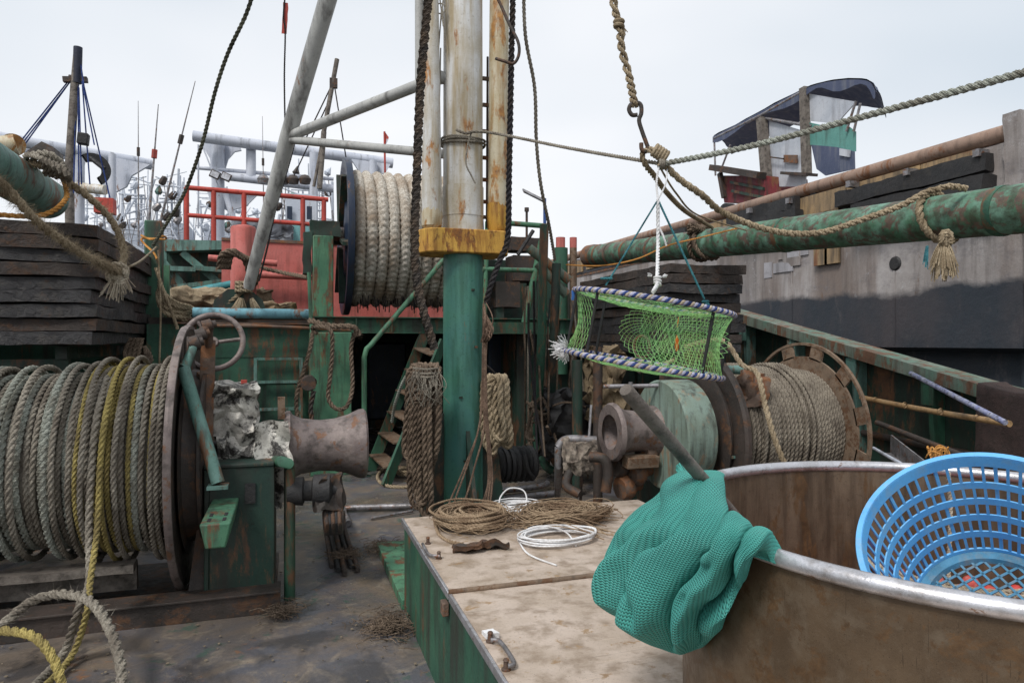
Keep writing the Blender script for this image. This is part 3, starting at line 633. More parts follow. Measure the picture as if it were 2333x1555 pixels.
rope('deck_rope', [onD(-60, 1437, 3.2), onD(20, 1436, 3.2), (onD(80, 1450, 3.15)), onD(122, 1500, 3.1), onD(140, 1560, 3.05), onD(138, 1640, 3.0)], .024, R_yel, 'short yellow rope loop at the lower left edge of the deck')
# ================================================================== LOCKER
LX0, LX1, LY1, LZ = .69, 2.41, 4.45, .6
lk = thing('storage_locker', 'low green deck locker with two stained tan steel lids, in the foreground centre', 'locker', (1.55, 2.0, 0))
m = MB(); m.bb((LX0+.015, -.4, 0), (LX1-.02, LY1-.015, LZ-.035)); m.build('body', M_green, lk, bev=.006)
for y0, y1 in ((3.07, LY1), (-.4, 3.045)):
    m = MB(); m.bb((LX0+.012, y0, LZ-.012), (LX1, y1, LZ)); ld = m.build('lid', M_lid, lk, bev=.003)
    m = MB(); m.bb((LX0-.004, y0, LZ-.034), (LX0+.011, y1, LZ+.002)); m.build('edge_trim', M_alu, ld, bev=.003)
m = MB(); m.tube([(LX0, 3.057, LZ+.004), (LX1, 3.057, LZ+.004)], .014, 10); m.build('seam_bead', M_flange, lk)
m = MB(); m.bb((LX0, LY1+.002, 0), (1.45, 5.78, .07)); m.build('plinth', M_greenl, lk, bev=.006)
m = MB(); q = onX(1015, 1382, LX0); m.bb((LX0-.02, q.y-.03, q.z-.035), (LX0+.012, q.y+.03, q.z+.03)); m.build('hinge', M_rusty, lk, bev=.006)
def eye(m, p):
    m.lathe(p, (0, 0, 1), [(0, 0), (0, .017), (.006, .017), (.008, .01), (.03, .009), (.034, .012), (.04, .008), (.04, 0)], 12)
for pts, e1, e2 in (([(963, 1238), (977, 1262), (1002, 1266)], (975, 1232), (1000, 1266)), ([(1118, 1457), (1140, 1461), (1171, 1508), (1157, 1516)], (1117, 1455), (1153, 1519))):
    m = MB(); P = [onZ(x, y, LZ+.018) for x, y in pts]; m.tube(P, .0085, 10, 4); m2 = m.build('handle', M_steelp, lk)
    for e in (e1, e2):
        m = MB(); eye(m, onZ(e[0], e[1]+6, LZ)); m.build('bolt', M_brass, m2)
m = crumple(onZ(1117, 1442, LZ+.012), (.05, .06, .02), 6, .012, 3); m.build('tape', R_white, m2)

# ------------------------------------------------------------------ coils on the locker
def coil_pts(cx, cy, z, R0, R1, n, jit, zr=.05, ph=0, sq=1, seed=0):
    P = []
    for k in range(n):
        t = k/n; rr = R0+(R1-R0)*random.random(); ox, oy = random.gauss(0, jit), random.gauss(0, jit); zz = random.random()*zr
        for a in range(8):
            th = ph+2*PI*(a/8); P.append((cx+ox+rr*math.cos(th)*(1+random.gauss(0, .03)), cy+oy+rr*sq*math.sin(th), z+zz+random.random()*.012))
    return P
def tangle(m, c, R0, n, r, zr, sq=1, arcs=(2, 4), side=6):
    for _ in range(n):
        a = random.uniform(0, 2*PI); P = []; rr = R0*random.uniform(.35, 1.1); ox, oy = random.gauss(0, R0*.25), random.gauss(0, R0*.25)
        for k in range(random.randint(*arcs)*3):
            a += .75+random.gauss(0, .2); P.append((c[0]+ox+rr*math.cos(a), c[1]+(oy+rr*math.sin(a))*sq, c[2]+random.random()*zr)); rr *= random.uniform(.92, 1.08)
        m.tube(P, r*random.uniform(.8, 1.2), side, 5)
c = onZ(1078, 1195, LZ)
m = MB(); m.rope(coil_pts(c.x, c.y, LZ+.014, .17, .23, 7, .014, .07), .0115, per=6); m.rope(coil_pts(c.x+.02, c.y, LZ+.03, .1, .16, 4, .02, .06), .01, per=6)
m.rope([onZ(990, 1185, LZ+.01), onZ(1000, 1215, LZ+.01), onZ(1025, 1232, LZ+.01), onZ(1055, 1238, LZ+.01)], .011)
tangle(m, (c.x, c.y, LZ+.015), .2, 60, .0024, .07)
m.rope(coil_pts(c.x-.03, c.y+.02, LZ+.05, .15, .25, 4, .03, .05), .008, per=6)
solo(m, 'rope_coil', R_tanw, 'brown stiff rope coil with fraying, left end of the tangle on the locker lid', 'rope coil')
c = onZ(1275, 1187, LZ)
m = MB(); tangle(m, (c.x, c.y, LZ+.012), .27, 110, .003, .085, .62)
m.rope(coil_pts(c.x+.12, c.y, LZ+.02, .12, .2, 3, .03, .06), .0075, per=6)
m.rope(coil_pts(c.x-.02, c.y+.08, LZ+.02, .14, .19, 3, .02, .06), .0085, per=6)
for _ in range(14):
    a = onZ(random.uniform(1110, 1200), random.uniform(1170, 1210), LZ+.02); b = onZ(random.uniform(1340, 1420), random.uniform(1165, 1230), LZ+.02); q = a.lerp(b, .5)+V((random.gauss(0, .05), random.gauss(0, .05), random.uniform(.02, .07)))
    m.tube([a, q, b], .0035, 6, 8)
solo(m, 'wire_tangle', R_tanw, 'loose tangle of thin brown wire in the middle of the locker lid', 'wire')
c = onZ(1272, 1232, LZ); P = coil_pts(c.x, c.y+.0, LZ+.008, .2, .235, 9, .012, .035, sq=.62)
m = MB(); m.tube(P, .0048, 7, 6); m.tube([onZ(1182, 1232, LZ+.01), onZ(1205, 1262, LZ+.008), onZ(1268, 1287, LZ+.006)], .005, 7, 8)
m.tube([onZ(1180, 1230, LZ+.02), onD(1205, 1203, 4.1), onD(1245, 1198, 4.05), onD(1290, 1212, 4.0), onZ(1312, 1242, LZ+.01)], .0048, 7, 8)
solo(m, 'cord_coil', R_white, 'white plastic cord coil with a loose end, near the seam of the locker lids', 'cord coil')
c = onZ(1185, 1160, LZ); m = MB(); m.tube(coil_pts(c.x, c.y-.03, LZ+.01, .12, .2, 7, .03, .03, sq=.7), .0045, 7, 6)
m.tube([onZ(1137, 1158, LZ+.02), onD(1140, 1132, 4.7), onD(1160, 1112, 4.7), onD(1190, 1115, 4.7), onD(1200, 1135, 4.65), onZ(1195, 1165, LZ+.02)], .005, 7, 8)
solo(m, 'cord_coil', R_white, 'white plastic cord coil under the brown wires, at the back edge of the locker', 'cord coil')
crm = crumple(onZ(1095, 1247, LZ+.012), (.27, .13, .03), 16, .05, 8); solo(crm, 'rag', M_rustd, 'crumpled black rag lying on the locker lid beside the rope coil', 'rag')

# ================================================================== TANK (round bin)
BX, BY, BR, BZ = 1.84, 1.47, .78, 1.25
tk = thing('round_tank', 'large round brown-stained steel tank with a bare metal rim, at the right foreground', 'tank', (BX, BY, LZ+.002))
m = MB(); m.lathe((BX, BY, LZ+.004), (0, 0, 1), [(0, 0), (0, BR), (BZ-LZ-.01, BR), (BZ-LZ-.01, BR-.004), (.004, BR-.004), (.004, 0)], 128); m.build('outer_wall', M_bin, tk)
m = MB(); m.lathe((BX, BY, LZ+.01), (0, 0, 1), [(0, 0), (0, BR-.006), (BZ-LZ-.02, BR-.006), (BZ-LZ-.02, BR-.009), (.004, BR-.009), (.004, 0)], 128); m.build('inner_wall', surf('drip_stained_tank', (.15, .11, .075), (.10, .072, .05), rust=.36, rcol=(.06, .038, .022), rcol2=(.15, .085, .04), dirt=.55, dcol=(.055, .038, .025), scale=2.2, rough=(.3, .5), metal=.15, bump=.15, fine=1.6), tk)
m = MB(); m.ring((BX, BY, BZ), (0, 0, 1), BR, .0205, 128, 14); m.build('rim', M_alu, tk)
# netting heap in the tank
hp = thing('netting_heap', 'heap of red floats and pale rope under the blue basket inside the tank', 'netting', (BX+.15, BY-.1, LZ+.02))
m = MB()
bc = onZ(2225, 1325, .83)
for _ in range(90):
    a = random.uniform(0, 2*PI); rr = .3*math.sqrt(random.random()); p = V((bc.x+rr*math.cos(a), bc.y+rr*math.sin(a), .78+.07*random.random())); s = random.uniform(.018, .035)
    m.lathe(p-V((0, 0, s)), (random.gauss(0, .5), random.gauss(0, .5), 1), [(s*(1-math.cos(t)), s*math.sin(t)) for t in np.linspace(0, PI, 7)], 10)
m.lathe((BX+.1, BY-.05, LZ+.02), (0, 0, 1), [(.0, .6), (.1, .5), (.17, .3), (.19, 0)], 24, wob=.02)
m.build('floats', M_redstuff, hp)
m = MB(); m.rope(coil_pts(bc.x-.05, bc.y+.05, .86, .27, .33, 4, .02, .04), .009, per=6); m.build('pale_rope', R_manl, hp)
rope('tank_rope', [onD(2160, 1075, 2.4), onD(2165, 1160, 2.42), onD(2162, 1260, 2.42), onD(2160, 1330, 2.4)], .008, R_manl, 'thin pale rope hanging down the inside of the tank behind the blue basket')
# basket
def basket():
    C1 = onD(2244, 1244, 1.77); C0 = onD(2270, 1403, 1.97); ax = (C1-C0).normalized(); h = (C1-C0).length; r0, r1 = .2, .29
    b = thing('plastic_basket', 'round light blue slotted plastic basket tipped inside the tank', 'basket', tuple(C0))
    def rad(t): return r0+(r1-r0)*t
    def band(t0, t1, th=.005): return [(h*t0, rad(t0)), (h*t0, rad(t0)+th), (h*t1, rad(t1)+th), (h*t1, rad(t1)), (h*t0, rad(t0))]
    m = MB(); m.lathe(C0, ax, band(-.02, .06), 96)
    for t in (.19, .365, .53, .69): m.lathe(C0, ax, band(t-.005, t+.055, .004), 96)
    m.lathe(C0, ax, band(.9, .99), 96)
    u = (V((0, 0, 1))-ax*ax.z).normalized(); w = ax.cross(u)
    for k in range(60):
        a = 2*PI*k/60; e = u*math.cos(a)+w*math.sin(a); big = k % 5 == 0
        o = .0085 if big else .0025; p = C0+e*(rad(0)+o)+ax*.0; q = C0+e*(rad(.95)+o)+ax*h*.95
        m.bar(p, q, .009 if big else .0075, .010 if big else .0042, up=e)
    m.build('wall', M_basket, b)
    m = MB(); m.lathe(C0, ax, [(h*.96, r1), (h*1.0, r1), (h*1.0, r1+.014), (h*.985, r1+.016), (h*.93, r1+.016), (h*.93, r1+.012), (h*.98, r1+.011), (h*.98, r1+.004), (h*.96, r1)], 96)
    for k in range(22):
        a = 2*PI*k/22+.05; e = u*math.cos(a)+w*math.sin(a); m.bar(C0+e*(r1+.005)+ax*h*.9, C0+e*(r1+.005)+ax*h*.975, .004, .016, up=e)
    m.build('rim', M_basket, b)
    m = MB(); m.lathe(C0, ax, [(-.004, r0-.03), (-.004, r0), (.012, r0+.002), (.012, r0-.022), (-.004, r0-.03)], 72)
    for s in (1, -1):
        for k in range(-6, 7):
            d = k*.03; L = math.sqrt(max(0, (r0-.02)**2-d*d)); dd = (u+w*s).normalized(); pp = dd.cross(ax)
            if L > .02: m.bar(C0+pp*d-dd*L, C0+pp*d+dd*L, .007, .004, up=ax)
    m.build('floor', surf('blue_plastic_floor', (.07, .24, .38), dirt=.4, dcol=(.2, .22, .22), streak=0, scale=5), b)
basket()

# ================================================================== TEAL NET over the rim and the pole
CT = [[(1565, 1078, 2.42), (1600, 1060, 2.36), (1655, 1068, 2.2), (1675, 1155, 1.98), (1745, 1208, 1.72), (1812, 1255, 1.585)],
      [(1500, 1108, 2.36), (1545, 1108, 2.08), (1603, 1130, 1.88), (1656, 1172, 1.68), (1708, 1214, 1.57), (1765, 1258, 1.545)],
      [(1435, 1160, 2.28), (1482, 1180, 2.02), (1550, 1208, 1.8), (1612, 1238, 1.63), (1665, 1258, 1.55), (1718, 1290, 1.545)],
      [(1393, 1215, 2.24), (1430, 1250, 2.04), (1500, 1285, 1.84), (1570, 1315, 1.71), (1640, 1335, 1.62), (1700, 1345, 1.6)],
      [(1364, 1290, 2.2), (1402, 1345, 2.04), (1462, 1388, 1.9), (1532, 1408, 1.8), (1612, 1402, 1.71), (1682, 1372, 1.64)],
      [(1382, 1378, 2.2), (1425, 1440, 2.08), (1478, 1488, 1.98), (1540, 1512, 1.9), (1600, 1498, 1.84), (1655, 1438, 1.74)]]
def net():
    A = np.array([[tuple(onD(*c)) for c in row] for row in CT]); n1, n2 = 420, 380
    B = np.array([spl(A[i], 60) for i in range(6)]); Cc = np.stack([spl(B[:, j], 66) for j in range(B.shape[1])], 1)
    i = np.linspace(0, Cc.shape[0]-1, n1).astype(int); j = np.linspace(0, Cc.shape[1]-1, n2).astype(int)
    def samp(Q, n, ax):
        t = np.linspace(0, Q.shape[ax]-1, n); lo = np.floor(t).astype(int).clip(0, Q.shape[ax]-2); f = t-lo
        a = np.take(Q, lo, ax); b = np.take(Q, lo+1, ax); sh = [1]*3; sh[ax] = n; f = f.reshape(sh); return a*(1-f)+b*f
    G = samp(samp(Cc, n1, 0), n2, 1)
    du = np.gradient(G, axis=0); dv = np.gradient(G, axis=1); N = np.cross(du, dv); N /= np.linalg.norm(N, axis=2)[..., None]
    cam_ = np.array(CP); s = np.sign(((cam_-G)*N).sum(2))[..., None]; N = N*s
    v = np.linspace(0, 1, n1)[:, None]; u = np.linspace(0, 1, n2)[None]
    w = np.array([[noise.noise(V((a*2.4, b*2.2, 3))) for b in np.linspace(0, 1, n2)] for a in np.linspace(0, 1, n1)])
    w2 = np.array([[noise.noise(V((a*6, b*9, 8))) for b in np.linspace(0, 1, n2)] for a in np.linspace(0, 1, n1)])
    uu = u+.16*w+.1*v*(w2)
    fold = (np.abs(np.sin(uu*PI*4.6+.6+v*1.1))**.55-.5)*.066*np.clip(v*1.6+.1, 0, 1)+.026*(np.sin(uu*PI*10.5+w*5)*.5)*np.clip(v*1.4, .15, 1)+w*.03+w2*.012
    edge = np.minimum(1, np.minimum(np.minimum(u, 1-u)*8, np.minimum(v*5+.3, (1-v)*7)+.0))
    rows, cols = 98, 70
    kn = np.abs(np.sin(PI*(v*rows+.35*np.sin(u*cols*PI)**2)))*.6+np.abs(np.sin(u*PI*cols))*.4
    G = G+N*(fold*np.clip(edge, 0, 1)+(edge-1)*.035+(kn-.5)*.0024)[..., None]
    m = MB(); m.grid(G)
    # back layer gives the bundle its thickness
    Gb = samp(samp(Cc, 60, 0), 60, 1); Nb = samp(samp(N, 60, 0), 60, 1)
    e2 = np.minimum(1, np.minimum(np.linspace(0, 1, 60)[None]*5, (1-np.linspace(0, 1, 60))[None]*5)); e3 = np.minimum(1, (1-np.linspace(0, 1, 60))[:, None]*6)
    Gb = Gb-Nb*(.035+.02*np.minimum(e2, e3))[..., None]; m.grid(Gb)
    U, Vv = np.meshgrid(np.linspace(0, 1, n2), np.linspace(0, 1, n1)); uv = np.stack([U.ravel()*cols, Vv.ravel()*rows], 1)
    U, Vv = np.meshgrid(np.linspace(0, 1, 60), np.linspace(0, 1, 60)); m.uv = np.concatenate([uv, np.stack([U.ravel()*cols, Vv.ravel()*rows], 1)])
    return m
def net_mat():
    m, nt, b, N, L = nodes('teal_knitted_net'); uv = N('ShaderNodeUVMap'); sp = N('ShaderNodeSeparateXYZ'); L(uv.outputs[0], sp.inputs[0])
    def M_(op, a, c=None):
        x = N('ShaderNodeMath'); x.operation = op
        for i, q in ((0, a), (1, c)):
            if q is None: continue
            if isinstance(q, (int, float)): x.inputs[i].default_value = q
            else: L(q, x.inputs[i])
        return x.outputs[0]
    sx = M_('ABSOLUTE', M_('SINE', M_('MULTIPLY', sp.outputs[0], PI))); off = M_('MULTIPLY', M_('MULTIPLY', sx, sx), .35)
    sy = M_('ABSOLUTE', M_('SINE', M_('MULTIPLY', M_('ADD', sp.outputs[1], off), PI)))
    k = M_('ADD', M_('MULTIPLY', sy, .62), M_('MULTIPLY', sx, .38))
    r = N('ShaderNodeValToRGB'); e = r.color_ramp.elements; e[0].position = .2; e[0].color = (.012, .07, .062, 1); e[1].position = .62; e[1].color = (.066, .32, .275, 1); L(k, r.inputs[0])
    no = N('ShaderNodeTexNoise'); no.inputs['Scale'].default_value = 8; no.inputs['Detail'].default_value = 6; tc = N('ShaderNodeTexCoord'); L(tc.outputs['Object'], no.inputs[0])
    mx = N('ShaderNodeMixRGB'); mr = N('ShaderNodeMapRange'); mr.inputs[1].default_value = .45; mr.inputs[2].default_value = .75; mr.inputs[4].default_value = .45; L(no.outputs[0], mr.inputs[0]); L(mr.outputs[0], mx.inputs[0])
    L(r.outputs[0], mx.inputs[1]); mx.inputs[2].default_value = (.04, .2, .18, 1); L(mx.outputs[0], b.inputs['Base Color'])
    b.inputs['Roughness'].default_value = .55; b.inputs['Specular IOR Level'].default_value = .3
    bp = N('ShaderNodeBump'); bp.inputs['Distance'].default_value = .004; bp.inputs['Strength'].default_value = .7; L(k, bp.inputs['Height']); L(bp.outputs[0], b.inputs['Normal'])
    return m
o = net().build('fishing_net', net_mat(), ang=180); o['label'] = 'bunched teal knitted net draped over the left rim of the round tank'; o['category'] = 'net'
m = MB(); p = onD(1425, 887, 1.76); q = onD(1665, 1165, 2.2); d = (q-p).normalized(); m.tube([p, p+d*.012, p.lerp(q,.5), q+d*.4], [.017,.0195,.0195,.0195], 24, 1)
solo(m, 'pole', M_wood, 'grey weathered pipe handle leaning out of the tank over the teal net', 'pole')

# ================================================================== DECK CLUTTER
m = MB(); m.tube([onZ(795, 1192, .03), onZ(783, 1163, .03), onZ(800, 1156, .04), onZ(940, 1152, .05)], .03, 14, 4)
solo(m, 'pipe', M_steelp, 'bent bare steel pipe lying on the deck left of the mast foot', 'pipe')
m = MB(); m.tube([onZ(845, 1180, .02), onZ(940, 1163, .03)], .014, 10)
solo(m, 'pole', M_steelp, 'thin rod lying on the deck in front of the bent steel pipe', 'rod')
m = MB(); m.rope([onZ(905, 1045, .02), onZ(862, 1080, .02), onZ(880, 1105, .02), onZ(945, 1105, .02), onZ(960, 1070, .03)], .024); m.rope(coil_pts(*onZ(930, 1080, .02), .1, .2, 4, .03, .1), .022, per=6)
solo(m, 'deck_rope', R_man, 'manila rope looped on the deck at the foot of the stairs', 'rope')
def debris(name, px, py, Rr, n, lab, dens=1):
    c = onZ(px, py, .015); m = MB()
    for _ in range(n):
        a = random.uniform(0, 2*PI); rr = abs(random.gauss(0, Rr*.45)); p = V((c.x+rr*math.cos(a), c.y+rr*math.sin(a)*1.3, .01+random.random()*.05))
        b = random.uniform(0, 2*PI); L = random.uniform(.03, .12); q = p+V((math.cos(b)*L, math.sin(b)*L, random.uniform(-.01, .03)))
        m.tube([p, p.lerp(q, .5)+V((random.gauss(0, .02), random.gauss(0, .02), .01)), q], random.uniform(.001, .003), 4, 3)
    o = m.build(name, R_brn); o['kind'] = 'stuff'; o['label'] = lab; return o
debris('plant_debris', 885, 1430, .22, 420, 'brown rope fibres littering the deck beside the locker')
debris('plant_debris', 645, 1400, .13, 160, 'brown rope fibres by the foot of the guard pipe')
debris('plant_debris', 880, 1250, .2, 220, 'brown rope fibres beside the green plinth behind the locker')
debris('plant_debris', 790, 1270, .18, 160, 'brown rope fibres under the hydraulic hoses')
m = MB()
for _ in range(900):
    x, y = random.uniform(-2.2, .65), random.uniform(1.8, 9); s = random.uniform(.002, .009); m.box((x, y, .012+.012*noise.noise(V((x*1.3, y*1.3, 0)))), (s*2, s*1.5, s*.5), rz=random.uniform(0, 3))
o = m.build('deck_grit', surf('grit', (.25, .2, .14), (.1, .08, .06), streak=0)); o['kind'] = 'stuff'; o['label'] = 'scattered grit and flakes on the deck'
# ================================================================== RIGHT BOOM, SLAB STACKS
m = MB(); b1 = onX(1345, 584, 4.75); b0 = onX(2333, 475, 4.75); d = (b0-b1).normalized()
e0 = b0+d*2.2
bm_ = thing('boom', 'long round green-painted boom running along the right side above the winch', 'boom', tuple(b1))
m.tube([b1, b1+d*2, b1+d*4, b0, e0], .17, 40, 1); m.build('tube', surf('boom_green', (.14, .27, .2), (.04, .12, .06), rust=.42, dirt=.6, dcol=(.045, .05, .03), scale=2.6, streak=0, rcol=(.07, .05, .04), rcol2=(.16, .1, .075)), bm_)
for t in (.4, .8, 1.35, 2.1, 3.1, 4.7, 6.9):
    m = MB(); m.lathe(b1+d*t, d, [(0, .165), (0, .176), (.03, .178), (.06, .175), (.06, .165)], 40, wob=.004); m.build('weld_band', M_rusty if t < 3 else M_green, bm_)
m = MB(); m.lathe(b1-d*.05, d, [(0, 0), (0, .15), (.05, .19), (.25, .19), (.3, .17)], 32, wob=.01); m.build('end_collar', M_rusty, bm_)
def stack(x0, x1, y0, y1, z0, z1, n, grp, labs, ov=.04, flip=1):
    h = (z1-z0)/n
    for k in range(n):
        m = MB(); jx, jy = random.uniform(-ov, ov), random.uniform(-ov, ov)
        m.wbox((x0+jx, y0+jy, z0+k*h+.005), (x1+random.uniform(-ov, ov), y1+random.uniform(-ov, ov), z0+(k+1)*h-.008*random.random()-.002), (34, 24, 4), .021, 1.3, k+int(x0*3)); 
        m.v = [q+np.array([0, 0, 0]) for q in m.v]
        solo(m, 'timber_slab', M_slab2 if (k in (1, n-1, n-2) or random.random() < .15) else M_slab, labs(k, n), 'slab', grp, ang=50)
pos = ['bottom', 'second', 'third', 'fourth', 'fifth', 'sixth', 'seventh', 'eighth', 'ninth']
def lab_(side): return lambda k, n: (f'topmost black slab of the stack under the {side} boom' if k == n-1 else (f'lowest black slab of the stack under the {side} boom' if k == 0 else f'black weathered slab, {pos[k]} from the bottom of the {side} stack'))
stack(4.15, 5.15, 6.9, 9.5, 1.62, 2.66, 9, 'black slabs stacked on the right side', lab_('right'))
stack(-6.2, -1.75, 7.35, 10.3, 1.72, 2.86, 9, 'black slabs stacked on the left side', lab_('left'))
# bearers that carry the stacks
for nm, xs, y0, y1, z, lab in (('stack_bearer', (4.3, 5.0), 7.1, 9.3, 1.6, 'dark steel trestle carrying the right slab stack'), ('stack_bearer', (-5.6, -3.9, -2.1), 7.6, 10.1, 1.7, 'dark steel trestle carrying the left slab stack')):
    m = MB()
    for x in xs:
        m.bb((x-.05, y0, z-.12), (x+.05, y1, z))
        for y in (y0+.1, y1-.1): m.bb((x-.045, y-.05, 0), (x+.045, y+.05, z-.121))
    m.bb((xs[0], y0+.06, z-.2), (xs[-1], y0+.14, z-.121)); m.bar((xs[0], y0+.1, .2), (xs[-1], y0+.1, z-.25), .05, .05)
    solo(m, nm, M_greend, lab, 'trestle')
# left bulwark in the shadow
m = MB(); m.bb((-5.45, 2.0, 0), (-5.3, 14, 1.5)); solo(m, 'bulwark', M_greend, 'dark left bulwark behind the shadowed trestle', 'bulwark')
# left boom
p, q = V((-2.1, 2.6, 3.07)), V((-2.1, 7.2, 3.04)); bl = thing('boom', 'green-painted boom end resting on the left slab stack, bound with rope', 'boom', tuple(q)); d = (q-p).normalized()
m = MB(); m.hollow(p, q, .175, .155, 44); m.build('tube', M_teal, bl)
m = MB(); m.lathe(p, d, [((q-p).length-.02, 0), ((q-p).length-.02, .156)], 40); m.build('end_plate', M_greend, bl)
m = MB(); c = onD(20, 330, 5.6); m.prism([tuple(onD(95, 322, 5.9)), tuple(onD(122, 335, 5.9)), tuple(onD(128, 362, 5.9)), tuple(onD(60, 345, 5.9))], (0, .25, 0)); m.build('bracket', M_rustd, bl)
m = MB(); m.tube([onD(-150, 350, 6.6), onD(38, 330, 6.9)], .1, 24); m.lathe(onD(30, 330, 6.88), ray(38, 330), [(0, 0), (0, .11), (.05, .11), (.05, 0)], 24); solo(m, 'boom', M_mastc, 'cream rust-edged pipe end just above the left green boom', 'boom')
m = MB(); m.bb((-2.2, 6.7, 2.862), (-1.9, 7.2, 2.95)); 
for k in range(2): m.tube([onD(-40, 325, 7.1), onD(50, 322, 7.05), onD(58, 345, 7.0)], .03, 8, 4)

# ================================================================== ROPES of the left side
rope('mooring_rope', [onD(-60, 385, 4.4), onD(0, 418, 4.7), onD(80, 500, 5.0), onD(180, 572, 5.5), onD(240, 605, 5.75), onD(272, 618, 5.9)], .036, R_man, 'thick hairy rope sagging in front of the left slab stack', hair=2600, wob=.02)
rope('mooring_rope', [onD(60, 372, 5.55), onD(110, 378, 5.4), onD(150, 412, 5.5), onD(205, 450, 5.7), onD(255, 500, 5.9), onD(280, 550, 6.0), onD(283, 590, 6.0), onD(268, 625, 5.95)], .034, R_man, 'thick rope running over the left boom end and down to the frayed knot', hair=1200, wob=.02)
m = MB(); c = onD(268, 622, 5.9)
for k in range(3): m.rope([c+V((.07*math.cos(a+k), .03*math.sin(a*2), .06*math.sin(a+k)+.03*k-.04)) for a in np.linspace(0, 2*PI, 8)], .026, per=5)
fray(m, c+V((0, 0, -.03)), (-.2, 0, -1), .2, .02, .09, 50); fray(m, c+V((.03, 0, -.02)), (.5, 0, -1), .16, .02, .06, 30)
solo(m, 'rope_knot', R_manl, 'frayed rope knot in front of the corner of the left slab stack', 'knot')
m = MB(); c = onD(112, 385, 5.45)
for k in range(5): m.rope([onD(62+16*k, 392-5*k, 5.62), onD(60+19*k, 355+3*k, 5.45), onD(95+14*k, 362+8*k, 5.3), onD(105+13*k, 398+3*k, 5.4)], .026, per=8)
m.rope([onD(75, 352, 5.4), onD(110, 350, 5.35), onD(140, 372, 5.4), onD(152, 400, 5.5)], .03)
solo(m, 'rope_bundle', R_grey, 'bundle of grey rope lashed on top of the left boom end', 'rope')
m = MB(); m.rope([onD(150, 425, 5.6), onD(152, 450, 5.5), onD(130, 475, 5.35), onD(95, 490, 5.25), onD(40, 492, 5.2), onD(-40, 485, 5.1)], .022); m.rope([onD(150, 425, 5.6), onD(140, 400, 5.75), onD(110, 380, 5.8)], .022)
solo(m, 'lashing', R_orange, 'orange and tan rope lashing looped under the left boom end', 'rope')
rope('cord', [onD(285, 612, 5.9), onD(320, 595, 6.6), onD(357, 563, 7.3)], .012, R_manl, 'short pale cord between the frayed knot and the green post')
rope('backstay', [onD(590, -60, 6.5), onD(562, 30, 6.6), onD(520, 120, 6.8), onD(490, 210, 7.0), onD(460, 330, 7.3), onD(420, 440, 7.6), onD(385, 500, 7.8), onD(348, 560, 8.0)], .022, ropem('olive_rope', (.07, .07, .05), (.2, .2, .15)), 'olive-grey rope curving down from the top left of the mast to the green post')
# green post at the left wall end
gp = thing('post', 'square green mooring post wrapped with yellow cord, right of the left slab stack', 'post', tuple(V((-1.62, 8.6, 0))))
a = onD(328, 500, 8.9); c = onD(366, 500, 8.9); m = MB(); m.bb((a.x, a.y, 0), (c.x, a.y+.2, a.z)); m.build('shaft', M_green, gp, bev=.02)
m = MB(); m.bb((a.x+.235, a.y-.02, 0), (a.x+.30, a.y+.05, 2.75)); m.build('side_pipe', M_greenl, gp)
rope('lashing', [onD(322, 536, 8.8), onD(345, 545, 8.6), onD(372, 538, 8.7), onD(375, 545, 8.9), onD(325, 543, 8.8), onD(330, 556, 8.7), onD(350, 575, 8.4), onD(358, 590, 8.3)], .014, R_orange, 'orange cord wrapped around the green mooring post')
rope('cord', [onD(360, 570, 8.2), onD(364, 640, 8.2), onD(366, 720, 8.1), onD(363, 835, 8.0)], .012, R_man, 'thin tan cord hanging straight down beside the green post')
m = MB()
for k in range(9):
    x = random.gauss(0, 12); m.rope([onD(362+x*.3, 640+6*k, 8.6), onD(375+x, 672+5*k, 8.5), onD(400+x, 690+4*k, 8.6), onD(435+x*.6, 700+3*k, 8.8), onD(415+x, 712+2*k, 8.7), onD(380+x*.5, 700, 8.6)], .026)
m.rope([onD(355, 610, 8.3), onD(372, 660, 8.3), onD(395, 720, 8.3), onD(405, 750, 8.3)], .022)
solo(m, 'rope_heap', R_man, 'heap of tan rope piled between the left slab stack and the pale blue pipe', 'rope')
m = MB()
for k in range(4): m.rope([onD(300+8*k, 770, 7.8), onD(285+10*k, 810+5*k, 7.7), onD(318+8*k, 845, 7.6), onD(345-3*k, 820, 7.7), onD(330, 790, 7.8)], .026)
solo(m, 'rope_bundle', R_brn, 'dark brown rope bundle hanging in the shadow below the left slab stack', 'rope')
rope('hanging_rope', [onD(722, 760, 8.6), onD(712, 745, 8.6), onD(752, 750, 8.4), onD(757, 800, 8.4), onD(752, 860, 8.4), (onD(748, 905, 8.4)), onD(765, 930, 8.4), onD(790, 925, 8.4), onD(803, 880, 8.5), onD(800, 790, 8.55), onD(812, 755, 8.6)], .03, R_brn, 'brown rope looping down in front of the light green pillar')
rope('hanging_rope', [onD(715, 745, 8.7), onD(705, 800, 8.6), onD(690, 850, 8.6), onD(676, 900, 8.6), onD(678, 950, 8.6), onD(690, 968, 8.6)], .03, R_brn, 'brown rope hanging in a long bight against the wall, left of the light green pillar')
rope('rope_end', [onD(705, 730, 8.7), onD(755, 742, 8.5), onD(805, 745, 8.5), onD(818, 765, 8.5)], .04, R_brn, 'thick brown rope tied along the top of the light green pillar', hair=500)
m = MB(); c = onD(703, 872, 8.5); m.lathe(c, (0, -1, 0), [(-.05, 0), (-.05, .09), (.0, .1), (.05, .09), (.05, 0)], 16, wob=.05); m.rope([onD(715, 890, 8.5), onD(708, 930, 8.5), onD(712, 960, 8.5)], .035); solo(m, 'pulley', M_rustd, 'dark pulley block hanging beside the brown rope on the wall', 'pulley')

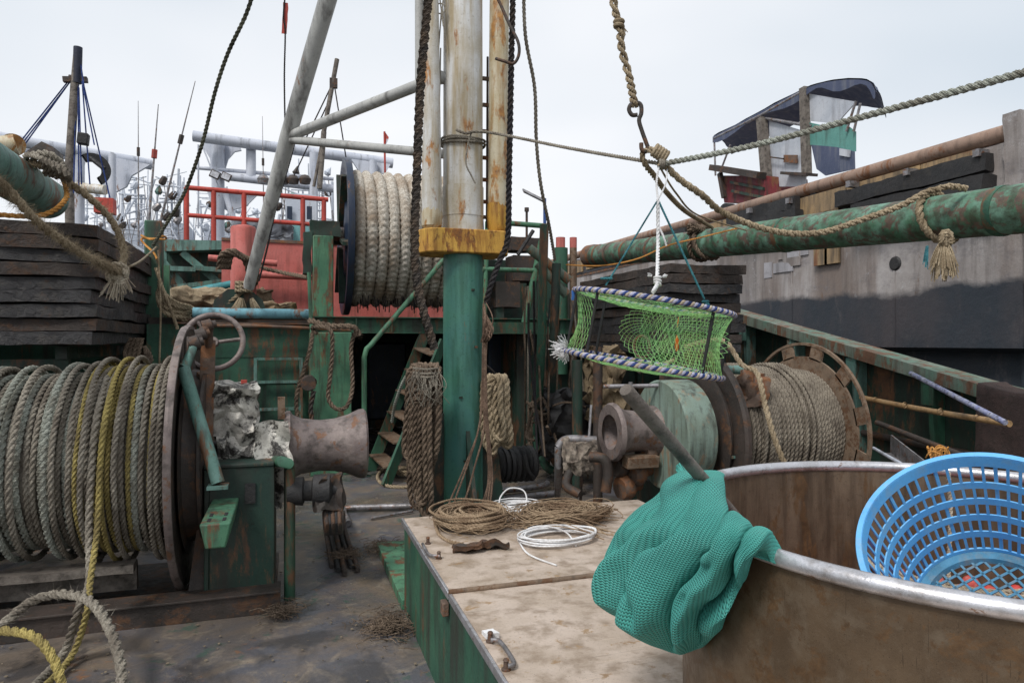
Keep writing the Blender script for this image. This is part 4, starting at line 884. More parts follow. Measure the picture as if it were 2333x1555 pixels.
# ================================================================== ROPES at the mast
rope('hanging_rope', [onD(982, -50, 6.2), onD(972, 40, 6.25), onD(958, 200, 6.3), onD(950, 400, 6.3), onD(945, 540, 6.3), onD(950, 640, 6.3), onD(968, 720, 6.3), onD(990, 795, 6.35)], [.047][0], ropem('dark_hawser', (.03, .028, .03), (.1, .085, .07), (.14, .1, .07)), 'thick dark rope hanging in front of the left white mast pipe', pitch=5.5)
rope('hanging_rope', [onD(1170, -50, 6.35), onD(1165, 150, 6.4), onD(1160, 400, 6.45), onD(1157, 540, 6.5), onD(1140, 590, 6.5), onD(1118, 650, 6.5), onD(1108, 690, 6.55)], .032, R_dark, 'black rope hanging along the right cream mast pipe', pitch=5.5)
rope('hanging_rope', [onD(1193, -50, 6.6), onD(1197, 80, 6.6), onD(1218, 200, 6.7), onD(1222, 320, 6.8), onD(1232, 420, 6.9), onD(1252, 520, 7.2), onD(1264, 592, 7.6)], .02, R_grey, 'thin grey rope swaying down right of the mast to the green pipes')
m = MB(); m.tube([onD(1125, -20, 6.3), onD(1140, 10, 6.3), onD(1160, 55, 6.28), onD(1180, 95, 6.25), onD(1182, 125, 6.25), onD(1170, 145, 6.25), onD(1150, 140, 6.25), onD(1130, 134, 6.3)], .0145, 10, 8); solo(m, 'hook', M_rustd, 'dark iron hook hanging at the top of the right cream mast pipe', 'hook')
rope('wire_stay', [onD(655, -40, 9.0), onD(649, 0, 9.0), onD(646, 40, 9.0), onD(650, 75, 9.0), onD(648, 180, 9.0), onD(650, 300, 9.0)], .012, R_dark, 'thin stay line with a red tag hanging left of the raked spar')
m = MB(); m.wbox(onD(643, 78, 9.0), onD(655, 5, 9.0)+V((0, .02, 0)), (1, 1, 6), .015); solo(m, 'tag', M_redb, 'small faded red cloth tag tied on the thin stay line', 'tag')
rope('wire_stay', [onD(730, 60, 8.0), onD(700, 200, 8.2), onD(665, 350, 8.6), onD(630, 470, 9.0), onD(610, 560, 9.1), onD(590, 640, 9.2)], .014, R_dark, 'thin dark cable running down along the underside of the raked spar')
def stays(name, L, r, mat, lab, cat='rope', grp=None):
    for pts in L: rope(name, [onD(*p) for p in pts], r, mat, lab, cat, grp, pitch=10)
m = MB()
for a, b in (((1000, -20, 6.7), (1010, 60, 6.7)), ((1012, -20, 6.7), (1003, 60, 6.7)), ((1006, 20, 6.7), (998, 130, 6.7)), ((1008, 20, 6.7), (1016, 120, 6.7)), ((1004, 110, 6.7), (1000, 290, 6.7))): m.tube([onD(*a), onD(*b)], .007, 6)
m.ring(onD(1003, 20, 6.7), FW, .05, .007, 20, 6); solo(m, 'cord', R_grey, 'knotted thin cords in the gap between the mast and its left pipe', 'cord')
# tie around the mast and the line to the right
m = MB()
for k, zz in enumerate((302, 296, 306)):
    z = onD(1060, zz, 6.5).z
    m.rope([(MX+.222*math.cos(a), MY+.222*math.sin(a), z+.012*math.sin(a*2+k)) for a in np.linspace(0, 2*PI, 17)], .013, per=3)
m.rope([onD(1040, 296, 6.47), onD(1062, 304, 6.44), onD(1085, 300, 6.45), onD(1140, 306, 6.42), onD(1300, 338, 5.6), onD(1500, 372, 4.6)], .0155)
m.rope([onD(1075, 300, 6.45), onD(1066, 330, 6.45), onD(1062, 372, 6.45), onD(1074, 400, 6.45), onD(1083, 418, 6.45)], .009)
solo(m, 'tie_line', R_grey, 'grey cord tied round the white mast and stretched right to the hook loop', 'rope')
rope('mooring_line', [onD(1505, 374, 4.6), onD(1700, 335, 4.15), onD(1950, 270, 3.65), onD(2333, 165, 3.0), onD(2480, 122, 2.8)], .021, R_teal, 'taut grey rope rising from the hook loop to the upper right', pitch=5.5)
m = MB()
for k in range(3): m.ring(onD(1503+4*k, 373, 4.59), RT, .03, .012, 14, 8)
solo(m, 'rope_knot', R_grey, 'small knot where the grey cord meets the taut rope', 'knot')
# hung bundles
def bundle(name, cx, cy, top, bot, wd, n, r, D, mat, lab, lean=0):
    m = MB()
    for k in range(n):
        f = k/(n-1)-.5; x0 = cx+f*wd; b = bot-random.uniform(0, 45); w = random.uniform(7, 15); dd = D+random.gauss(0, .07)
        L = [(x0-w, top+random.uniform(0, 20)), (x0-w-4, (top+b)/2), (x0-w+lean*.5-4, b-25), (x0+lean, b), (x0+w+lean*.5, b-30), (x0+w, (top+b)/2), (x0+w-2, top+8), (x0, top-6), (x0-w, top+12)]
        m.rope([tuple(onD(a, c_, dd+.05*math.sin(i))) for i, (a, c_) in enumerate(L)], r)
    return solo(m, name, mat, lab, 'rope')
bundle('rope_bundle', 968, 0, 838, 1085, 48, 7, .034, 6.35, R_brn, 'dark brown rope hank hanging on the left side of the mast', -12)
bundle('rope_bundle', 958, 0, 900, 1175, 22, 3, .03, 6.4, R_brn, 'long lower hank of muddy rope nearly reaching the deck left of the mast', 6)
m = MB(); c = onD(975, 850, 6.2)
for _ in range(40):
    a = random.uniform(945, 1000); m.tube([onD(a, random.uniform(835, 860), 6.2), onD(a+random.gauss(0, 14), random.uniform(860, 890), 6.15), onD(a+random.gauss(0, 16), random.uniform(880, 930), 6.2)], .003, 5, 5)
for py in (838, 848, 856): m.rope([onD(942, py, 6.3), onD(975, py+3, 6.15), onD(1005, py, 6.3)], .012)
solo(m, 'net_scrap', R_grey, 'scrap of grey netting tied around the dark rope hank', 'net')
bundle('rope_bundle', 1128, 0, 862, 1040, 34, 5, .034, 6.75, R_man, 'tan rope hank hanging on the right side of the mast', 14)
rope('hose', [onD(942, 835, 6.6), onD(918, 870, 6.9), onD(900, 920, 7.2), onD(893, 960, 7.4)], .018, R_teal, 'pale hose curving from the mast hooks onto the stairs')
rope('hose', [onD(1105, 830, 6.8), onD(1130, 855, 6.9), onD(1148, 900, 7.0), onD(1150, 960, 7.1)], .014, R_dark, 'thin black hose arching behind the tan rope hank', lobes=1, amp=0)
m = MB()
for k in range(7):
    j = random.gauss(0, 4); m.tube([onD(1102+k*1.5, 690+10*k, 6.3), onD(1100+k, 800, 6.35), onD(1098+k*1.6, 900, 6.35), onD(1090+k*3+j, 980, 6.3), onD(1060+k*8+j, 1060, 6.25), onD(1030+k*13+j, 1130, 6.2), onD(1012+k*15, 1170, 6.15)] if k < 3 else [onD(1103+k*1.5, 700+8*k, 6.3), onD(1101+k, 820, 6.33), onD(1101+k*1.6, 950, 6.3), onD(1098+k*3+j, 1080, 6.25), onD(1080+k*6, 1150, 6.2)], .009, 6, 8)
for k in range(14): m.tube([onD(1104+random.gauss(0, 3), 690+k*4, 6.3), onD(1112+random.gauss(0, 8), 730+k*3, 6.2), onD(1103+random.gauss(0, 3), 780, 6.3)], .006, 5, 6)
solo(m, 'wire_bundle', R_wire, 'copper-brown wires running down the right side of the green mast', 'wire')
m = MB(); c = onD(1172, 1052, 7.3)
for k in range(7): m.lathe(c+V((-.21+.06*k, 0, -.02)), (1, .1, 0), [(0, .05), (0, .17+.02*math.sin(k)), (.03, .195), (.06, .17), (.06, .05)], 20, wob=.015)
m.tube([c+V((.05, -.2, .1)), c+V((.08, -.22, -.05)), c+V((.16, -.18, -.15))], .02, 8, 5); solo(m, 'net_roll', M_black, 'black roll of rolled netting on the deck right of the mast foot', 'net')

# ================================================================== HOOK, LOOP, TRAP
DH = 4.6
m = MB(); P1 = []; P2 = []
top = [(1392, -60), (1400, 20), (1412, 60), (1416, 110), (1432, 170), (1440, 210), (1446, 242)]
C = spl([onD(a, b, DH) for a, b in top], 12)
for i, p in enumerate(C):
    a = i*.62; o = np.array(RT*math.cos(a)*.015+V((0, 0, 1))*0+FW*math.sin(a)*.015); P1.append(p+o); P2.append(p-o)
m.rope(P1, .0165, per=1); m.rope(P2, .0165, per=1); c = onD(1410, 50, DH)
m.ring(c, (0, 0, 1), .026, .015, 16, 8); m.ring(c+V((0, 0, -.03)), (.2, 0, 1), .026, .015, 16, 8); fray(m, onD(1418, 62, DH), (.4, 0, -1), .06, .005, .02, 14)
solo(m, 'hoist_rope', R_man, 'twisted double tan rope hanging from above with the iron hook on it', 'rope')
m = MB(); hk = [(1452, 262), (1440, 262), (1433, 250), (1438, 238), (1450, 234), (1460, 240), (1461, 258), (1456, 275), (1463, 300), (1472, 325), (1476, 338), (1470, 346), (1462, 340), (1461, 326)]
m.tube([onD(a, b, DH) for a, b in hk], .0145, 12, 6); solo(m, 'hook', M_rustd, 'iron S-hook between the hoist rope and the big rope loop', 'hook')
rb = onX(1612, 535, 4.75); D1 = 7.55
loopA = [onD(1476, 340, 4.6), onD(1463, 350, 4.62), onD(1470, 375, 4.65), onD(1490, 400, 4.8), onD(1520, 440, 5.2), onD(1560, 480, 6.0), onD(1600, 505, 7.2), onD(1622, 518, 7.95)]
loopB = [onD(1476, 342, 4.6), onD(1500, 345, 4.58), onD(1515, 375, 4.6), onD(1550, 410, 4.65), onD(1600, 445, 4.7), onD(1640, 480, 4.8), onD(1720, 515, 4.85), onD(1800, 532, 4.9), onD(1880, 528, 4.9), onD(1960, 502, 4.9), onD(2050, 470, 4.9), onD(2110, 438, 4.9), onD(2140, 432, 4.9)]
m = MB(); m.rope(loopA, .022); m.rope(loopB, .026)
for k in range(5): m.ring(onD(1492+6*k, 342+4*k, 4.59), RT+V((0, 0, -.6)), .036, .013, 16, 8)
m.hairs(spl(loopB, 12), .026, 300, .02); solo(m, 'rope_loop', R_man, 'long tan rope loop hanging from the S-hook to the green boom', 'rope')
# rope turns around the boom near end, with tassel
def around(axx, axz, yy, rr, r, a0, a1, tilt=0, n=14):
    return [(axx+rr*math.cos(a), yy+tilt*math.sin(a), axz+rr*math.sin(a)) for a in np.linspace(a0, a1, n)]
dd_ = (e0-b1).normalized()
def bpt(px, py): q = onX(px, py, 4.75); return q
q = bpt(2140, 510); cz = b1.z+(q.y-b1.y)/(b0.y-b1.y)*(b0.z-b1.z)
m = MB(); m.rope(around(4.75, cz, q.y, .195, .03, R(-60), R(305), .05, 20), .031); m.rope([onD(2120, 436, 4.95), onD(2160, 425, 4.88), onD(2200, 430, 4.9)], .026)
kn = V((4.57, q.y-.02, cz-.2))
kn = onD(2150, 548, 4.93)
for k in range(2): m.rope([kn+V((.04*math.cos(a), -.02, .035*math.sin(a)+.02*k)) for a in np.linspace(0, 2*PI, 8)], .03, per=5)
fray(m, kn, (0, 0, -1), .27, .02, .085, 150, .0045)
solo(m, 'rope_tassel', R_man, 'tan rope wrapped round the green boom with a thick frayed tassel hanging', 'rope')
m = MB(); fray(m, onD(2113, 560, 4.9), (-.1, 0, -1), .16, .01, .02, 14, .003); solo(m, 'twine', R_teal2, 'wisp of teal twine hanging beside the frayed tassel', 'twine')
q = bpt(1608, 560); cz = b1.z+(q.y-b1.y)/(b0.y-b1.y)*(b0.z-b1.z)
m = MB(); m.rope(around(4.75, cz, q.y-.05, .195, .03, R(60), R(300), .06, 16), .03); m.rope(around(4.75, cz, q.y+.06, .19, .03, R(60), R(300), -.05, 16), .028)
bk = V((4.62, q.y, cz+.15))
for k in range(2): m.rope([bk+V((.09*math.cos(a), .09*math.sin(a), .03*math.sin(a*2+k)+.04*k)) for a in np.linspace(0, 2*PI, 9)], .03, per=5)
solo(m, 'rope_knot', R_brn, 'brown rope knot tied round the middle of the green boom', 'knot')
rope('cord', [onD(1500, 375, 4.55), onD(1540, 440, 5), onD(1590, 490, 6), onD(1700, 525, 6.5)], .008, R_man, 'thin tan cord hanging loose beside the big rope loop')
rope('cord', [onD(1290, 603, 8), onD(1370, 605, 7.6), onD(1450, 590, 7.2), onD(1520, 560, 7), onD(1600, 540, 7), onD(1680, 520, 6.8)], .009, R_orange, 'thin yellow-orange cord strung across under the green boom')

# fish trap
DT = 4.3; tc_ = (onD(1487, 690, DT)+onD(1462, 825, DT))*.5
axis = (onD(1487, 688, DT)-onD(1463, 826, DT)); hT = axis.length; axis.normalize(); axis = (axis+FW*(-.03)).normalized()
RTp = .497; ct = onD(1487, 690, DT)+FW*.0; cb = ct-axis*hT
trap = thing('crab_trap', 'collapsible round trap of bright green mesh with blue-white ropebound rims, hanging at centre right', 'trap', tuple(cb))
u = (RT-axis*RT.dot(axis)).normalized(); w = axis.cross(u)
def cp(c, a, rr=RTp): return c+(u*math.cos(a)+w*math.sin(a))*rr
M_blkrod = surf('black_rod', (.015, .015, .016), dirt=.1, streak=0)
for c in (ct, cb):
    # two cords wound on the hoop: white, then blue
    for col, k0 in ((R_manl, 0), (R_navy, 1), (ropem('lilac_cord', (.3, .3, .42), (.5, .5, .62)), 2)):
        m = MB(); P = []
        n = 1400
        for i in range(n+1):
            a = 2*PI*i/n; b = a*52+k0*2*PI/3; e = u*math.cos(a)+w*math.sin(a); P.append(c+e*(RTp+.0085*math.cos(b))+axis*.0085*math.sin(b))
        m.tube(P, .0092, 7, 1); m.build('hoop_cord', col, trap)
for a in (R(183), R(217), R(-8), R(-56), R(70), R(120)):
    m = MB(); m.tube([cp(cb, a, .485), cp(ct, a, .485)], .010, 8); m.build('rod', M_blkrod, trap)
m = MB(); nn = 92; rows = 11
def side(m, a0, a1, dens=1.0):
    for k in range(nn):
        for s in (1, -1):
            P = []
            for r_ in range(rows+1):
                a = 2*PI*(k+s*r_*.5)/nn; t = r_/rows
                if not (a0 <= (a % (2*PI)) <= a1): 
                    if len(P) > 1: m.tube(P, 0.0012, 4, 1, cap=False)
                    P = []; continue
                rr = RTp-.055*math.sin(PI*t)+.008*noise.noise(V((a*6, t*5, 1))); q = cb.lerp(ct, t); P.append(cp(q, a, rr)+V((0, 0, 1))*.006*noise.noise(V((a*14, t*8, 4))))
            if len(P) > 1: m.tube(P, 0.0012, 4, 1, cap=False)
side(m, 0, R(88)); side(m, R(264), R(360)); m.build('side_mesh', R_gnet, trap); m = MB(); side(m, R(168), R(212)); m.build('side_mesh', R_gnet, trap)
def cap(m, c, sag, seed):
    g = 15; st_ = 2*RTp/(g*1.6)
    for s in (1, -1):
        d1 = (u+w*s).normalized(); d2 = d1.cross(axis)
        for k in range(-g, g+1):
            off = k*RTp/g; L = math.sqrt(max(0, RTp**2-off*off))
            if L < .03: continue
            P = [c+d2*(off+.006*noise.noise(V((t*9, k, seed))))+d1*t-axis*sag*(1-(t*t+off*off)/RTp**2)+axis*.012*noise.noise(V((t*8, k*.4, seed))) for t in np.linspace(-L, L, 18)]
            m.tube(P, .0013, 4, 1, cap=False)
m = MB(); cap(m, ct, .05, 1); m.build('top_mesh', R_gnet, trap)
m = MB(); cap(m, cb, .05, 5); m.build('bottom_mesh', R_gnet, trap)
m = MB()  # inner funnel
for k in range(34):
    a = 2*PI*k/34
    P = [ct.lerp(cb, .5)+w*(-.43+.42*t)+(u*math.cos(a+t*1.2)+axis*math.sin(a+t*1.2)*.6)*(.26*(1-t)+.06)+u*.07 for t in np.linspace(0, 1, 9)]; m.tube(P, .0013, 4, 1, cap=False)
    P = [ct.lerp(cb, .5)+w*(-.43+.42*t)+(u*math.cos(a-t*1.2)+axis*math.sin(a-t*1.2)*.6)*(.26*(1-t)+.06)+u*.07 for t in np.linspace(0, 1, 9)]; m.tube(P, .0013, 4, 1, cap=False)
m.build('funnel', R_gnet, trap)
m = MB(); m.ring(onD(1462, 790, DT+.1), RT+FW*.7, .07, .009, 24, 8); m.build('funnel_ring', M_rusty, trap)
m = MB(); q = onD(1543, 745, DT-.15); m.tube([onD(1546, 722, DT-.1), q], .002, 4); q = onD(1542, 800, DT-.15); m.lathe(q, (0, 0, 1), [(0, 0), (.0, .006), (.02, .012), (.07, .012), (.09, .004), (.1, 0)], 10); m.build('bait_clip', ropem('orange_plastic', (.7, .15, .03), (.85, .25, .05)), trap)
m = MB(); fray(m, onD(1288, 793, DT), (-.9, -.3, .2), .07, .02, .08, 90, .0022); fray(m, onD(1288, 797, DT), (-.6, 0, -.6), .06, .02, .06, 50, .0022); m.build('frayed_end', R_white, trap)
m = MB(); m.wbox(onD(1303, 685, DT), onD(1318, 663, DT)+V((0, .02, 0)), (3, 1, 3), .01); m.build('blue_tag', surf('blue_tag', (.05, .2, .6)), trap)
# sling
m = MB(); kt = onD(1499, 455, 4.4)
m.rope([onD(1502, 375, 4.58), onD(1496, 415, 4.5), kt], .008); m.rope([onD(1520, 385, 4.6), onD(1516, 420, 4.5), kt], .006)
m.rope([kt, onD(1499, 560, 4.35), onD(1497, 650, 4.1)], .013); m.rope([onD(1497, 650, 4.1), onD(1488, 665, 3.98)], .014)
m.rope([onD(1503, 520, 4.37), onD(1512, 540, 4.35), onD(1518, 560, 4.35)], .007)
for k in range(3): m.ring(onD(1498, 632+7*k, 4.14), V((.3*k, .1, 1)), .018, .009, 12, 8)
fray(m, onD(1485, 628, 4.14), (-1, 0, .3), .03, .004, .01, 8, .003); fray(m, onD(1510, 630, 4.14), (1, 0, .3), .03, .004, .01, 8, .003)
solo(m, 'sling_cord', R_white, 'white cord from which the green trap hangs below the rope loop', 'cord')
m = MB(); m.rope([kt, onD(1435, 560, 4.35), onD(1380, 650, 4.3)], .0065); m.ring(onD(1382, 634, 4.3), (0, 0, 1), .012, .008, 10, 6); m.rope([onD(1368, 634, 4.3), onD(1395, 634, 4.28)], .009); solo(m, 'sling_cord', R_teal2, 'thin teal cord from the sling knot to the left of the trap rim', 'cord')
m = MB(); m.rope([kt, onD(1555, 575, 4.35), onD(1605, 682, 4.3)], .008); m.ring(onD(1607, 687, 4.28), (0, 0, 1), .015, .010, 10, 6); m.ring(onD(1610, 693, 4.28), (0.4, 0, 1), .014, .009, 10, 6); solo(m, 'sling_cord', R_teal2, 'blue-green cord from the sling knot to the right of the trap rim', 'cord')
# ================================================================== RIGHT WINCH
wr = thing('winch', 'right-hand rope winch with brown slotted flange and pale green round gear cover', 'winch', (3.8, YA, 0))
ZR = .93
m = MB(); m.lathe((4.6, YA, ZR), (1, 0, 0), [(0, 0), (0, .68), (.02, .68), (.02, 0)], 64); fl = m.build('flange', M_flange, wr)
m = MB(); m.lathe((4.595, YA, ZR), (1, 0, 0), [(0, .785), (0, .81), (.03, .81), (.03, .785), (0, .785)], 80); m.build('outer_ring', M_flange, fl)
for k in range(12):
    a = 2*PI*k/12+.26; m = MB(); c = V((4.61, YA+.73*math.sin(a), ZR+.73*math.cos(a))); m.box(c, (.02, .15, .13), rx=-a); m.build('lug', M_flange, fl)
m = MB(); m.lathe((3.42, YA, ZR), (1, 0, 0), [(0, 0), (0, .74), (.02, .76), (.05, .76), (.05, 0)], 64); m.build('flange', M_rustd, wr)
m = MB(); m.lathe((3.37, YA, ZR), (1, 0, 0), [(0, 0), (0, .60), (.01, .62), (.03, .6), (.04, .6), (.04, 0)], 48); m.build('brake_drum', M_rustd, wr)
m = MB(); m.lathe((3.4, YA, ZR), (1, 0, 0), [(0, .45), (1.2, .45)], 32); m.build('barrel', M_rustd, wr)
gcov = MB(); gcov.lathe((3.02, YA-.1, ZR+.02), (1, 0, 0), [(0, 0), (0, .455), (.012, .468), (.27, .468), (.28, .455), (.28, 0)], 56); gcov.build('gear_cover', surf('cover_paint', (.2, .27, .23), (.17, .215, .17), rust=.3, rcol=(.2, .14, .09), rcol2=(.3, .22, .14), dirt=.35, scale=2), wr)
m = MB(); m.tube([(3.0, YA, ZR), (4.8, YA, ZR)], .07, 16); m.build('shaft', M_gypsy, wr)
g2 = [(0, .15), (0, .235), (.02, .25), (.04, .25), (.07, .215), (.14, .185), (.24, .175), (.36, .19), (.43, .22), (.46, .25), (.49, .25), (.5, .1)]
m = MB(); m.lathe((2.60, YA, ZR+.045), (1, 0, 0), g2, 48, wob=.003); m.lathe((2.605, YA, ZR+.045), (1, 0, 0), [(0, .235), (.05, .19), (.25, .15), (.251, 0)], 48); m.build('gypsy_head', M_gypsy, wr)
m = MB(); m.bb((4.7, YA-.3, 0), (4.78, YA+.3, ZR)); m.build('end_stand', M_greend, wr)
m = MB(); m.bb((3.05, YA-.5, 0), (3.35, YA+.5, .5)); m.bb((2.95, YA-.62, .5), (3.6, YA-.52, .56)); m.build('pedestal', M_greend, wr)
m = MB(); m.bar((3.3, YA-.75, .6), (5.2, YA-.75, .6), .12, .08); m.build('base_beam', M_rusty, wr)
a = onY(1690, 870, 4.9); c = onY(1672, 1035, 4.75); m = MB(); m.tube([a, c], .045, 14); m.lathe(c-V((0, 0, .02)), (0, 0, 1), [(0, 0), (0, .09), (.02, .09), (.02, 0)], 4); m.tube([a, onY(1712, 845, 4.95), onY(1640, 842, 4.95)], .04, 10); m.build('brake_lever', M_teal, wr)
crumple(onY(1715, 885, 4.8), (.2, .1, .3), 10, .05, 14).build('wrap', M_rusty, wr, ang=25)
mm = MB()
x = 3.5; k = 0
while x < 4.57:
    r = .021; P = []
    n = 60
    for i in range(n+1):
        a = PI*.5+2*PI*i/n
        rr = .54+.04*math.sin((x-3.45)*2.9)+.008*noise.noise(V((k, math.sin(a), 3)))
        P.append((x+.042*i/n+.008*noise.noise(V((k*2.1, math.cos(a)*1.5, 0))), YA+rr*math.sin(a), ZR+rr*math.cos(a)))
    mm.rope(P, r, per=1); x += .041; k += 1
for j in range(9):
    P = []; x0 = random.uniform(3.5, 4.3)
    for i in range(50): 
        a = PI*.5+2*PI*i/50; P.append((x0+.16*i/50, YA+.61*math.sin(a), ZR+.61*math.cos(a)))
    mm.rope(P, .019, per=1)
mm.lathe((3.47, YA, ZR), (1, 0, 0), [(0, .52), (.4, .55), (1.1, .53)], 40)
solo(mm, 'winch_rope', ropem('tan_grey_rope', (.15, .125, .1), (.33, .29, .23), (.12, .1, .08)), 'tan-grey rope wound on the right winch drum', 'rope')
rope('loose_rope', [onD(1560, 790, 5.8), onD(1620, 775, 5.7), onD(1655, 780, 5.6), onD(1690, 830, 5.5), onD(1725, 850, 5.4), onD(1745, 930, 5.2), onD(1765, 1000, 5.1), onD(1795, 1075, 5.0)], .024, R_man, 'loose rope running over the brake lever of the right winch')
rope('loose_rope', [onD(1455, 850, 6.2), onD(1500, 800, 6.2), onD(1560, 775, 6.2), onD(1610, 800, 6.1), (onD(1640, 870, 6.0)), onD(1660, 960, 5.9)], .022, R_dark, 'dark hose looping behind the green trap to the right winch', lobes=1, amp=0)
rope('loose_rope', [onD(1510, 830, 6.4), onD(1560, 815, 6.4), onD(1610, 830, 6.4), onD(1580, 850, 6.4), onD(1520, 850, 6.4)], .022, R_man, 'tan rope bight lying behind the green trap')
# rusty square post, pipes and valves between the winches
m = MB(); a = onZ(1515, 1120, 0); m.bb((a.x-.045, a.y-.03, 0), (a.x+.035, a.y+.05, onD(1515, 850, 6.0).z-.1)); solo(m, 'post', M_wood, 'square wooden post standing in front of the pale green gear cover', 'post', bev=.004)
m = MB(); m.tube([onD(1375, 880, 5.9), onD(1500, 878, 5.9)], .018, 10); m.tube([onD(1437, 870, 5.9), onD(1437, 910, 5.9)], .02, 8); solo(m, 'lever', M_steelp, 'pale horizontal lever bar above the bell mouth of the right gypsy head', 'lever')
pj = thing('pipework', 'rusty deck pipes and taped valve between the mast and the right gypsy head', 'pipes', tuple(onZ(1300, 1130, 0)))
P = [onZ(1270, 1128, .05), onD(1272, 1060, 6.0), onD(1272, 1018, 6.0), onD(1285, 1003, 6.0), onD(1310, 1000, 6.0), onD(1358, 1003, 6.0)]
m = MB(); m.tube([P[0], P[1], P[2]], .034, 14, 1); m.tube(P[2:], .038, 14, 5); m.build('elbow_pipe', M_steelp, pj)
m = MB(); m.tube([onD(1347, 922, 6.0), onD(1341, 1010, 6.0)], .012, 8); m.build('stem', M_alu, pj)
crumple(onD(1320, 1040, 5.9), (.22, .16, .26), 14, .06, 11).build('valve_wrap', surf('dirty_tape', (.3, .25, .2), (.13, .1, .08), dirt=.5, streak=0, scale=6, bump=1.0), pj, ang=30)
m = MB(); m.tube([onD(1345, 1040, 5.85), onD(1375, 1045, 5.8), onD(1385, 1075, 5.8), onD(1380, 1120, 5.8)], .045, 14, 5); m.tube([onD(1300, 1070, 5.9), onD(1290, 1105, 5.85), onD(1320, 1125, 5.8)], .04, 12, 5); m.build('bend', M_rustd, pj)
m = MB(); m.tube([onD(1325, 1080, 5.85), onZ(1322, 1155, .02)], .015, 8); m.build('drain', M_rustd, pj)
for px, py, s in ((1425, 1060, .11), (1465, 1075, .13), (1440, 1110, .12), (1490, 1030, .12)):
    m = MB(); q = onD(px, py, 5.95); m.lathe(q-V((s, 0, 0)), (1, .2, .1), [(0, 0), (0, s*.8), (s*.4, s), (s*.8, s*.9), (s, s*.5), (s*1.8, s*.5), (s*1.8, 0)], 14, wob=.03); m.build('fitting', M_rusty if s > .115 else M_rustd, pj)
m = MB(); m.box(onD(1460, 1050, 5.8), (.3, .12, .1), rx=.1); m.build('clamp', M_flange, pj, bev=.01)
m = MB(); m.tube([onZ(1130, 1118, .06), onZ(1225, 1108, .06), onZ(1248, 1100, .07)], .035, 12, 3); m.tube([onZ(1130, 1138, .06), onZ(1270, 1122, .06)], .035, 12); m.build('floor_pipe', M_steelp, pj)
crumple(onD(1372, 900, 7.6), (.42, .3, .55), 12, .12, 31).build('canvas_bundle', M_wood, pj, ang=50) if False else None
m = MB(); a = onY(1108, 590, 11); c = onY(1262, 745, 11); m.bb((a.x, 11, ZU+.005), (c.x, 11.4, a.z)); m.bb((c.x+.02, 10.9, ZU+.005), (c.x+.9, 11.3, a.z-.5)); solo(m, 'deck_box', M_greend, 'dark green box on the upper deck behind the brown machinery', 'box', bev=.02)
for k in range(12):
    x0 = random.uniform(1190, 1345); z0 = random.uniform(650, 800); D0 = random.uniform(8.0, 9.3); dx = random.gauss(0, 14)
    rope('cable', [onD(x0, z0, D0), onD(x0+dx, z0+90, D0-.1), onD(x0+dx*.3, z0+190, D0-.2), onZ(x0+dx, 1075+random.uniform(-15, 20), .03)], random.choice((.01, .014, .02)), random.choice((R_dark, R_brn, R_brn, R_grey)), 'one of the thin cables hanging in the dark clutter behind the riser pipes', 'cable', group='cables hanging behind the riser pipes')
for k in range(5):
    x0 = 1150+40*k; P = [onZ(x0+random.gauss(0, 12), 1040+random.uniform(-20, 40), .04) for _ in range(1)]
    c0 = P[0]; rope('hose', [c0+V((random.gauss(0, .25), random.gauss(0, .35), .03*j)) for j in range(6)], random.choice((.018, .026)), random.choice((R_dark, R_brn)), 'one of the short hoses lying tangled on the deck beside the black net roll', 'hose', group='hoses on the deck right of the mast')
# green riser pipes and ladder frame right of the mast
for px0, pyt, px1, nm in ((1240, 512, 1222, 'left of the two green riser pipes standing right of the mast'), (1268, 600, 1250, 'right of the two green riser pipes standing right of the mast')):
    m = MB(); a = onD(px0, pyt, 7.9); b = onZ(px1, 1088, 0); d_ = V((b.x, b.y, .55)); e_ = V((b.x+.1, b.y-.15, .12))
    m.tube([a, onD((px0+px1)/2+2, 800, 7.9), d_], .052, 16, 1); m.tube([d_, d_+V((-.02, -.02, -.15)), e_+V((-.03, 0, .06)), e_+V((.05, -.03, 0))], .052, 14, 4)
    for z in (.6, 1.0, 2.2): m.lathe((b.x, b.y, z), (0, 0, 1), [(0, .05), (0, .058), (.05, .058), (.05, .05)], 16) if False else None
    solo(m, 'riser_pipe', M_green if 'left' in nm else M_greend, nm, 'pipe')
fr = thing('ladder_frame', 'light green tubular frame with a grey lamp arm, right of the mast', 'frame', tuple(onY(1200, 740, 8.6)))
fr.location = onY(1200, 745, 8.6)
for a, b, r in (((1112, 505), (1245, 515), .035), ((1100, 613), (1240, 617), .032), ((1242, 515), (1195, 735), .045), ((1110, 505), (1104, 735), .03)):
    m = MB(); m.tube([onY(*a, 8.5), onY(*b, 8.5)], r, 12); m.build('tube', M_greenl, fr)
m = MB(); m.bb(tuple(onY(1100, 738, 8.7)-V((0, 0, .12))), tuple(onY(1236, 735, 8.8))); m.build('sill', M_green, fr)
lp = thing('lamp', 'small grey panel lamp on a blue stem above the green tubular frame', 'lamp', tuple(onY(1241, 512, 8.5)))
m = MB(); m.tube([onY(1241, 515, 8.5), onY(1241, 452, 8.5)], .022, 8); m.build('stem', surf('blue_stem', (.06, .14, .42)), lp)
m = MB(); m.bar(onY(1192, 434, 8.5), onY(1240, 458, 8.5), .16, .02, up=(0, -.5, 1)); m.build('panel', M_steelp, lp)
